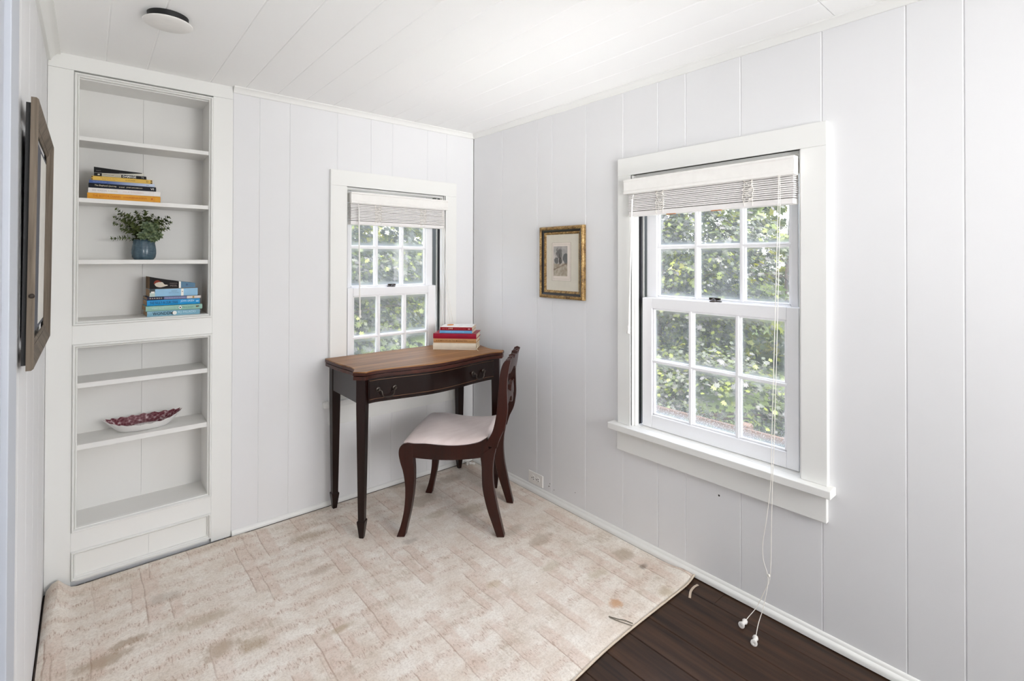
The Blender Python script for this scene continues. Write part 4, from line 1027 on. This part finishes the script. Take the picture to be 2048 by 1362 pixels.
for cx, cy, cz, rr in ((.018, -.040, .125, .030), (-.008, -.050, .108, .024), (.045, -.038, .112, .028), (.008, -.036, .152, .028), (.036, -.020, .155, .024), (.030, -.050, .095, .022)):
    mb = MB(); ax = Vector((cx*.4, -1, .45)).normalized(); c = Vector((cx, cy, cz))
    for ring_, (nn, op) in enumerate(((4, .35), (6, .75), (8, 1.15), (9, 1.5))):
        for q in range(nn):
            th = 2*math.pi*(q+.5*ring_)/nn; o1 = ax.orthogonal().normalized(); o1.rotate(Matrix.Rotation(th, 3, ax))
            d = ax*math.cos(op)+o1*math.sin(op); leaf(mb, c, d, ax, rr*(.5+.17*ring_), rr*(.42+.05*ring_))
    mb.tube([c, (c.x*.4, c.y*.3, .084)], .0015, 4)
    obj('succulent_rosette', mb, SUCC, pl)

# ------------------------------------------------------------------ scalloped dish
def dishmats():
    b = NB('dish_print'); v = b.coord('Object'); vo = b.n('TexVoronoi'); b.l(v, vo.inputs['Vector']); vo.inputs['Scale'].default_value = 95; vo.inputs['Randomness'].default_value = 1
    n = b.noise(v, 70, 4, .7); f = b.math('ADD', b.math('MULTIPLY', vo.outputs['Distance'], .6), b.math('MULTIPLY', n, .7))
    sp = b.n('SeparateXYZ'); tc = b.n('TexCoord'); b.l(tc.outputs['Object'], sp.inputs[0])
    col = b.ramp(f, [(.46, lin((88, 30, 42))[:3]), (.74, lin((128, 78, 86))[:3]), (.98, lin((206, 188, 188))[:3])])
    flat = b.range(sp.outputs[2], .010, .017, 1, 0); inner = b.ramp(b.noise(v, 26, 4, .6), [(.44, lin((104, 50, 58))[:3]), (.52, lin((218, 214, 212))[:3])])
    b.base(b.mix(flat, col, inner)); b.p.inputs['Roughness'].default_value = .2; return b.m
dish = thing('serving_dish', 'boat-shaped white dish with a scalloped rim and red printed inside, on a lower shelf', 'dish', (-1.800, .090, .5803))
def dishsurf(k, inside):
    S = 96; rings = []
    for lvl in range(13):
        t = lvl/12; ring = []
        for a in range(S):
            th = 2*math.pi*a/S; ca, sa = math.cos(th), math.sin(th)
            pw = 1.0
            bx_ = .086 + (.143-.086)*t**.9; by_ = .034+(.066-.034)*t**.8
            sc = 1+.030*t*t*math.cos(20*th) ; X = bx_*math.copysign(abs(ca)**1.05, ca)*(1+.02*t*abs(ca)**8)*sc; Yy = by_*math.copysign(abs(sa)**1.35, sa)*sc
            rim = .043+.020*abs(ca)**3.2 + .0028*math.cos(20*th)*t; Z = rim*(t**1.15) + .009*t*sa
            if inside: X *= .985; Yy *= .965; Z = .003+Z*(1-.003/rim)
            ring.append((X, Yy, Z))
        rings.append(ring)
    return rings
mb = MB(); ro = dishsurf(0, False); ri = dishsurf(0, True)
mb.rings([r for r in ro], False); mb.add(ro[0], [tuple(range(96))])
n0 = len(mb.v); mb.add(ro[-1]+ri[-1], [(i, (i+1) % 96, 96+(i+1) % 96, 96+i) for i in range(96)])
obj('bowl', mb, plain('porcelain', (232, 230, 228), .15, .5, 0, .01), dish, smooth=60)
mb = MB(); mb.rings(ri, False); mb.add(ri[0], [tuple(range(96))]); obj('printed_lining', mb, dishmats(), dish, smooth=60)

# ------------------------------------------------------------------ picture on the right wall
GOLD = None
def goldmat():
    b = NB('antique_gilt'); v = b.coord('Object'); f = b.noise(v, 160, 4, .75); g = b.noise(v, 40, 3)
    b.base(b.ramp(b.math('ADD', b.math('MULTIPLY', f, .6), b.math('MULTIPLY', g, .4)), [(.36, lin((58, 42, 28))[:3]), (.5, lin((146, 112, 62))[:3]), (.68, lin((208, 180, 122))[:3])]))
    b.p.inputs['Metallic'].default_value = .3; b.p.inputs['Roughness'].default_value = .42; b.bump(f, .5, .002); return b.m
GOLD = goldmat()
FBo = (-.012, -.841, 1.345)
pf = thing('picture_frame', 'small gilt and black framed landscape print hanging on the right wall', 'picture', FBo)
def ringframe(y0, y1, z0, z1, prof):
    """prof: list of (inward, x)"""
    mb = MB(); n = len(prof); rings = []
    for (cy, cz, sy, sz) in ((y0, z0, 1, 1), (y1, z0, -1, 1), (y1, z1, -1, -1), (y0, z1, 1, -1)):
        rings.append([(xx, cy+sy*p, cz+sz*p) for p, xx in prof])
    vs = [p for r in rings for p in r]; fs = []
    for a in range(4):
        b_ = (a+1) % 4
        for i in range(n): j = (i+1) % n; fs.append((a*n+i, a*n+j, b_*n+j, b_*n+i))
    mb.add(vs, fs); return mb
y0, y1, z0, z1 = -1.009, -.674, 1.1445, 1.5455
obj('outer_moulding', ringframe(y0, y1, z0, z1, [(0, -.001), (0, -.017), (.004, -.024), (.012, -.026), (.019, -.020), (.019, -.001)]), GOLD, pf, FBo)
obj('black_band', ringframe(y0+.019, y1-.019, z0+.019, z1-.019, [(0, -.001), (0, -.0205), (.009, -.017), (.013, -.013), (.013, -.001)]), plain('ebonised', (22, 18, 16), .3), pf, FBo)
obj('inner_moulding', ringframe(y0+.032, y1-.032, z0+.032, z1-.032, [(0, -.001), (0, -.0135), (.007, -.0125), (.013, -.0075), (.013, -.001)]), GOLD, pf, FBo)
mb = MB(); mb.box(-.006, -.001, y0+.044, y1-.044, z0+.044, z1-.044); obj('mount', mb, plain('mount_card', (214, 208, 194), .9, .1, 0, .02), pf, FBo)
mb = MB()
for e, wd in ((0.0, .0012), (.010, .0010)):
    a0, a1, b0, b1 = -.907+e, -.763-e, 1.243+e, 1.456-e
    for r in ((a0, a1, b0, b0+wd), (a0, a1, b1-wd, b1), (a0, a0+wd, b0, b1), (a1-wd, a1, b0, b1)): mb.box(-.0068, -.0060, r[0], r[1], r[2], r[3])
obj('ruled_border', mb, plain('border_line', (176, 166, 152), .9, .1), pf, FBo)
mb = MB(); mb.box(-.0066, -.0060, -.905, -.765, 1.245, 1.454); obj('inner_mount', mb, plain('inner_mount_card', (224, 214, 204), .9, .1, 0, .02), pf, FBo)
def printmat():
    b = NB('landscape_print'); tc = b.n('TexCoord'); s = b.n('SeparateXYZ'); b.l(tc.outputs['Object'], s.inputs[0]); Yc, Zc = s.outputs[1], s.outputs[2]
    # object coords relative to frame centre : y -.04..+.066, z -.075..+.089
    n = b.noise(tc.outputs['Object'], 60, 5, .7); n2 = b.noise(tc.outputs['Object'], 22, 4, .6)
    sky_ = b.mix(b.range(n2, .35, .7), lin((158, 154, 150)), lin((196, 190, 184)))
    ground = b.mix(b.range(n, .35, .7), lin((150, 138, 120)), lin((190, 180, 164)))
    hor = b.math('ADD', -.006, b.math('MULTIPLY', b.math('SUBTRACT', n2, .5), .02))
    col = b.mix(b.range(b.math('SUBTRACT', Zc, hor), -.002, .002), ground, sky_)
    # tall tree
    dy = b.math('MULTIPLY', b.math('SUBTRACT', Yc, .020), 1/.026); dz = b.math('MULTIPLY', b.math('SUBTRACT', Zc, .050), 1/.034)
    d = b.math('ADD', b.math('SQRT', b.math('ADD', b.math('MULTIPLY', dy, dy), b.math('MULTIPLY', dz, dz))), b.math('MULTIPLY', b.math('SUBTRACT', n, .5), 2.4))
    col = b.mix(b.math('MULTIPLY', b.range(d, .7, 1.0, 1, 0), .8), col, lin((84, 82, 80)))
    for cy, cz, ry, rz, c in ((-.030, .022, .026, .030, (74, 78, 80)), (.042, .012, .018, .020, (78, 80, 80)), (.012, .010, .014, .018, (70, 66, 62))):
        dy = b.math('MULTIPLY', b.math('SUBTRACT', Yc, cy), 1/ry); dz = b.math('MULTIPLY', b.math('SUBTRACT', Zc, cz), 1/rz)
        d = b.math('ADD', b.math('SQRT', b.math('ADD', b.math('MULTIPLY', dy, dy), b.math('MULTIPLY', dz, dz))), b.math('MULTIPLY', b.math('SUBTRACT', n, .5), 1.2))
        col = b.mix(b.math('MULTIPLY', b.range(d, .8, 1.05, 1, 0), .85), col, lin(c))
    trunk = b.math('MULTIPLY', b.range(b.math('ABSOLUTE', b.math('SUBTRACT', Yc, .018)), .001, .0028, 1, 0), b.math('MULTIPLY', b.range(Zc, -.012, -.006), b.range(Zc, .04, .06, 1, 0)))
    col = b.mix(trunk, col, lin((48, 42, 38)))
    edge = b.math('ADD', b.math('MULTIPLY', Yc, .35), b.math('ADD', Zc, .018)); col = b.mix(b.math('MULTIPLY', b.range(b.math('ABSOLUTE', edge), .0012, .004, 1, 0), .7), col, lin((110, 92, 78)))
    b.base(col); b.p.inputs['Roughness'].default_value = .8; return b.m
mb = MB(); mb.box(-.0072, -.0064, -.8815, -.776, 1.270, 1.435); obj('print', mb, printmat(), pf, FBo)
def framed_glass():
    b = NB('picture_glass'); tr = b.n('BsdfTransparent'); gl = b.n('BsdfGlossy'); gl.inputs['Roughness'].default_value = .02; lw = b.n('LayerWeight'); lw.inputs[0].default_value = .14
    mx = b.n('MixShader'); b.l(lw.outputs[0], mx.inputs[0]); b.l(tr.outputs[0], mx.inputs[1]); b.l(gl.outputs[0], mx.inputs[2]); b.l(mx.outputs[0], b.o.inputs[0]); return b.m
PG = framed_glass()
mb = MB(); mb.add([(-.0088, y0+.044, z0+.044), (-.0088, y0+.044, z1-.044), (-.0088, y1-.044, z1-.044), (-.0088, y1-.044, z0+.044)], [(0, 1, 2, 3)]); obj('glass', mb, PG, pf, FBo)

# ------------------------------------------------------------------ picture on the left wall (seen edge on)
FCo = (XC+.02, -.74, 1.42)
pc = thing('picture_frame', 'large weathered grey wood frame on the left wall seen nearly edge-on', 'picture', FCo)
def cbox(x0, x1, y0, y1, z0, z1, lean=.006):
    mb = MB(); mb.box(x0, x1, y0, y1, z0, z1); mb.v = [(XC+p[0]+lean*(p[2]-1.42)/.335*.5, p[1], p[2]) for p in mb.v]; return mb
ya, yb, za, zb_ = -1.062, -.345, 1.084, 1.760; fwid = .062
def wallring(y0, y1, z0, z1, prof, lean=.006):
    mb = MB(); n = len(prof); rings = []
    for (cy, cz, sy, sz) in ((y0, z0, 1, 1), (y1, z0, -1, 1), (y1, z1, -1, -1), (y0, z1, 1, -1)):
        rings.append([(XC+d+lean*(cz+sz*p-1.42)/.335*.5, cy+sy*p, cz+sz*p) for p, d in prof])
    out = []
    for a in range(4):                      # four mitred lengths
        b_ = (a+1) % 4; m_ = MB(); m_.rings([rings[a], rings[b_]]); out.append(m_)
    return out
for m_ in wallring(ya, yb, za, zb_, [(0, .0185), (0, .0285), (.003, .0325), (.008, .0325), (.034, .0215), (.038, .0215), (.038, .0185)]): obj('moulding', m_, GREYWOOD, pc, FCo)
for m_ in wallring(ya+.038, yb-.038, za+.038, zb_-.038, [(0, .0150), (0, .0205), (.003, .0215), (.006, .0195), (.010, .0172), (.010, .0150)]): obj('inner_slip', m_, GREYWOOD, pc, FCo)
obj('mount', cbox(.0102, .0150, ya+fwid+.002, yb-fwid-.002, za+fwid+.002, zb_-fwid-.002), plain('slate_mount', (84, 86, 94), .8), pc, FCo)
obj('print', cbox(.0152, .0156, -.640, -.402, za+.075, zb_-.075), plain('print_paper', (228, 226, 220), .6), pc, FCo)
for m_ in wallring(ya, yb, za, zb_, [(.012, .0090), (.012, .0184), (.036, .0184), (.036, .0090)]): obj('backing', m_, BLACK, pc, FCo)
mb = MB(); mb.lathe([(.006, 0), (.006, -.003), (.003, -.005)], (XC+.026, ya, 1.268), 12, axis='y'); obj('screw', mb, BRONZE, pc, FCo)

# ------------------------------------------------------------------ power outlet, ceiling cover, scraps
po = thing('power_outlet', 'white double socket set sideways just above the right baseboard', 'outlet', (0, -.628, .083))
OO = (0, -.628, .083)
mb = MB(); mb.box(-.006, 0, -.689, -.567, .049, .1175); obj('cover_plate', mb, WHITEP, po, OO, bevel=.003)
for yy in (-.648, -.608):
    mb = MB(); mb.lathe([(.0165, -.0055), (.0165, -.0078), (.0150, -.0080)], (0, yy, .083), 20, axis='x'); so_ = obj('socket_face', mb, WHITEP, po, OO)
    for a, b_, c, d in ((-.010, -.0040, .0045, .0070), (-.010, -.0040, -.0070, -.0045), (.004, .0095, -.0022, .0022)):
        mb = MB(); mb.box(-.0086, -.0079, yy+a, yy+b_, .083+c-.001, .083+d+.001); obj('slot', mb, BLACK, so_, OO)
mb = MB(); mb.lathe([(.0022, -.006), (.0022, -.0068)], (0, -.628, .083), 8, axis='x'); obj('screw', mb, BRONZE, po, OO)
lp = thing('ceiling_cover', 'round white blank cover plate with a dark gap on the ceiling', 'cover plate', (-1.792, -.655, 2.18))
LO = (-1.792, -.655, 2.18)
mb = MB(); mb.lathe([(.030, 2.180), (.070, 2.1805), (.0735, 2.1825), (.0735, 2.1845), (.071, 2.1865), (.030, 2.187)], (LO[0], LO[1], 0), 48); obj('plate', mb, WHITEP, lp, LO, smooth=40)
mb = MB(); mb.lathe([(.060, 2.1868), (.061, CZ)], (LO[0], LO[1], 0), 40); obj('junction_box', mb, BLACK, lp, LO, smooth=40)
def shred(path, wd, th, mat, name, label, base):
    mb = MB(); P_ = spline(path, 6); rings = []
    for i, p in enumerate(P_):
        t = (P_[min(i+1, len(P_)-1)]-P_[max(i-1, 0)]).normalized(); s = Vector((-t.y, t.x, 0)).normalized()*wd/2; u = Vector((0, 0, th))
        rings.append([p-s, p+s, p+s+u, p-s+u])
    mb.rings(rings); return mb
mb = shred([(-.046, -1.669, .0005), (-.075, -1.668, .003), (-.110, -1.673, .002), (-.147, -1.690, .0005)], .009, .0012, None, '', '', 0)
tag(obj('paper_strip', mb, plain('paper_strip', (196, 180, 162), .8)), 'short curved beige paper strip on the dark floor by the rug corner', 'scrap')
tw = thing('dry_twig', 'forked grey twig lying on the rug near its front edge', 'twig', (-.47, -1.605, RZ)); TO = (-.47, -1.605, RZ)
mb = MB(); mb.tube(spline([(-.4905, -1.556, RZ+.002), (-.478, -1.585, RZ+.003), (-.462, -1.610, RZ+.003), (-.452, -1.637, RZ+.002)], 5), .0017, 5); obj('stem', mb, plain('twig_grey', (112, 106, 94), .9), tw, TO)
mb = MB(); mb.tube(spline([(-.492, -1.560, RZ+.002), (-.484, -1.590, RZ+.002), (-.473, -1.618, RZ+.002), (-.463, -1.642, RZ+.002)], 5), .0013, 5); obj('branch', mb, plain('twig_grey2', (104, 98, 86), .9), tw, TO)

# ------------------------------------------------------------------ outside
mb = MB(); mb.box(-8, 22, .45, 24, -.9, -.75); mb.box(.45, 22, -12, .449, -.9, -.75)
obj('ground', mb, plain('lawn', (70, 82, 44), .95, .1, 0, .3, 6), kind='structure')
mb = MB(); mb.box(-4, 2.2, .16, 2.1, -.75, -.735); mb.box(.16, 2.2, -8, .159, -.75, -.735)  # pale slab added to bounce sunlight through the windows onto the ceiling
obj('bounce_slab', mb, plain('pale_bounce_slab', (206, 200, 188), .9, .1, 0, .1, 4), kind='structure')
def outer_leaf(name, stops, rough, tr):
    b = NB(name); gi = b.n('NewGeometry'); r = gi.outputs['Random Per Island']
    col = b.ramp(r, stops); b.base(col); b.p.inputs['Roughness'].default_value = rough; b.p.inputs['Specular IOR Level'].default_value = .4
    t = b.n('BsdfTranslucent'); mx = b.n('MixShader'); mx.inputs[0].default_value = tr
    h = b.n('HueSaturation'); h.inputs['Hue'].default_value = .47; h.inputs['Saturation'].default_value = 1.25; h.inputs['Value'].default_value = 2.2; b.l(col, h.inputs['Color']); b.l(h.outputs[0], t.inputs[0])
    b.l(b.p.outputs[0], mx.inputs[1]); b.l(t.outputs[0], mx.inputs[2]); b.l(mx.outputs[0], b.o.inputs[0]); return b.m
LF1 = outer_leaf('maple_leaf', [(0, lin((44, 54, 36))[:3]), (.35, lin((66, 72, 58))[:3]), (.6, lin((84, 82, 82))[:3]), (.8, lin((74, 86, 42))[:3]), (1, lin((112, 120, 46))[:3])], .52, .20)
LF2 = outer_leaf('beech_leaf', [(0, lin((56, 72, 34))[:3]), (.5, lin((88, 102, 44))[:3]), (1, lin((140, 142, 58))[:3])], .4, .4)
lobes = []
for i in range(14):
    th = math.pi*2*i/14; r = 1.0 if i % 2 == 0 else .55
    if i in (4, 10): r = .85
    if i == 7: r = .35
    lobes.append((r*math.sin(th), r*math.cos(th)))
LB = np.array([(0, 0)]+lobes)
def foliage(name, c, rad, n, size, mat, parent, seed, shell=.55, flat=.7):
    g = np.random.default_rng(seed)
    d = g.normal(size=(n, 3)); d /= np.linalg.norm(d, axis=1)[:, None]
    # clustered branches : leaves gather around sprays
    K = max(12, n//55); cd_ = g.normal(size=(K, 3)); cd_ /= np.linalg.norm(cd_, axis=1)[:, None]; cr = shell+(1-shell)*g.random(K)
    cc = cd_*cr[:, None]*np.array(rad); idx = g.integers(0, K, n)
    sp = np.array([.34, .34, .12])*min(1, np.mean(rad)/1.5)
    pos = cc[idx]+g.normal(size=(n, 3))*sp*.6
    nrm = np.array([0, 0, 1.0])*flat + cd_[idx]*.5 + g.normal(size=(n, 3))*.38; nrm /= np.linalg.norm(nrm, axis=1)[:, None]
    ref = cd_[idx]*1.0+g.normal(size=(n, 3))*.5+np.array([0, 0, -.4])
    t = ref-(ref*nrm).sum(1)[:, None]*nrm; t /= np.linalg.norm(t, axis=1)[:, None]; s = np.cross(nrm, t)
    sz = size*(.6+.7*g.random(n)); m_ = len(LB)
    V = pos[:, None, :] + sz[:, None, None]*(LB[None, :, 0:1]*s[:, None, :]*.62 + LB[None, :, 1:2]*t[:, None, :]*.62)
    V -= (nrm*.0)[:, None, :]; V[:, 1:, :] -= (sz*.10)[:, None, None]*np.abs(LB[None, 1:, 0:1])*nrm[:, None, :]
    V = V.reshape(-1, 3)
    k = np.arange(14); tri = np.stack([np.zeros(14, int), 1+k, 1+(k+1) % 14], 1)
    Fc = (tri[None]+(np.arange(n)*m_)[:, None, None]).reshape(-1, 3)
    me = bpy.data.meshes.new(name); me.vertices.add(len(V)); me.vertices.foreach_set('co', V.reshape(-1))
    me.loops.add(Fc.size); me.loops.foreach_set('vertex_index', Fc.reshape(-1)); me.polygons.add(len(Fc))
    me.polygons.foreach_set('loop_start', np.arange(len(Fc))*3); me.polygons.foreach_set('loop_total', np.full(len(Fc), 3)); me.update(); me.validate()
    me.materials.append(mat); o = bpy.data.objects.new(name, me); COL.objects.link(o); o.parent = parent; o.location = c; o['kind'] = 'stuff'
    return o
def tree(x, y, h, rad, n, size, mat, label, group, seed, trunk=.05):
    t = thing('leafy_tree', label, 'tree', (x, y, -.75), 0, group)
    g = random.Random(seed); zc = h-rad[2]*.9+.75
    mb = MB(); mb.tube(spline([(0, 0, 0), (g.uniform(-.1, .1), g.uniform(-.1, .1), zc*.5), (0, 0, zc)], 5), [trunk*(1-.045*i) for i in range(11)], 8); obj('trunk', mb, BARKM, t, smooth=60)
    for q in range(6):
        a = q*1.05+g.random(); mb = MB(); z0_ = zc*g.uniform(.35, .8)
        mb.tube(spline([(0, 0, z0_), (rad[0]*.4*math.cos(a), rad[1]*.4*math.sin(a), z0_+.25), (rad[0]*.8*math.cos(a), rad[1]*.8*math.sin(a), z0_+.35)], 4), [.02, .018, .016, .014, .012, .010, .008, .006, .004], 5); obj('branch', mb, BARKM, t)
    foliage('foliage', (0, 0, zc), rad, n, size, mat, t, seed)
    return t
for i, (x, y, h, rad, n, size, mt, lb) in enumerate((
    (5.0, 1.75, 3.3, (1.2, 1.75, 2.15), 22000, .066, LF1, 'dense grey-green maple close outside the large right-hand window'),
    (4.6, -1.55, 1.6, (.9, 1.1, 1.3), 9500, .066, LF1, 'lower grey-green maple seen in the right-hand panes of the large window'),
    (2.98, .35, .40, (.28, 2.3, .60), 9000, .050, LF1, 'low grey-green undergrowth just beyond the fence outside the large window'),
    (9.6, 1.6, 6.2, (2.2, 6.2, 4.4), 26000, .19, LF2, 'bright yellow-green tree further back beyond the large window'),
    (.1, 4.0, 3.3, (2.0, 1.15, 2.1), 20000, .068, LF1, 'silvery green maple close outside the small window behind the desk'),
    (1.6, 10.2, 6.2, (6.0, 2.2, 4.4), 24000, .19, LF2, 'sunlit yellow-green tree further back beyond the small window'))):
    tree(x, y, h, rad, n, size, mt, lb, None, 40+i)
fe = thing('wooden_fence', 'low weathered rail fence with square post outside the large window', 'fence', (2.2, -.6, -.75)); FO = (2.2, -.6, -.75)
for z, in ((-.07,), (-.42,)):
    mb = MB(); mb.box(2.185, 2.215, -3.2, 2.4, z-.024, z+.024); obj('rail', mb, FENCEW, fe, FO, bevel=.006)
for yy in (-2.6, -.83, .95):
    mb = MB(); mb.box(2.216, 2.286, yy-.035, yy+.035, -.75, -.03); mb.prism([(2.216, -.03), (2.286, -.03), (2.251, -.01)], lambda p, q, t: (p, t, q), yy-.035, yy+.035); obj('post', mb, FENCEW, fe, FO, bevel=.006)
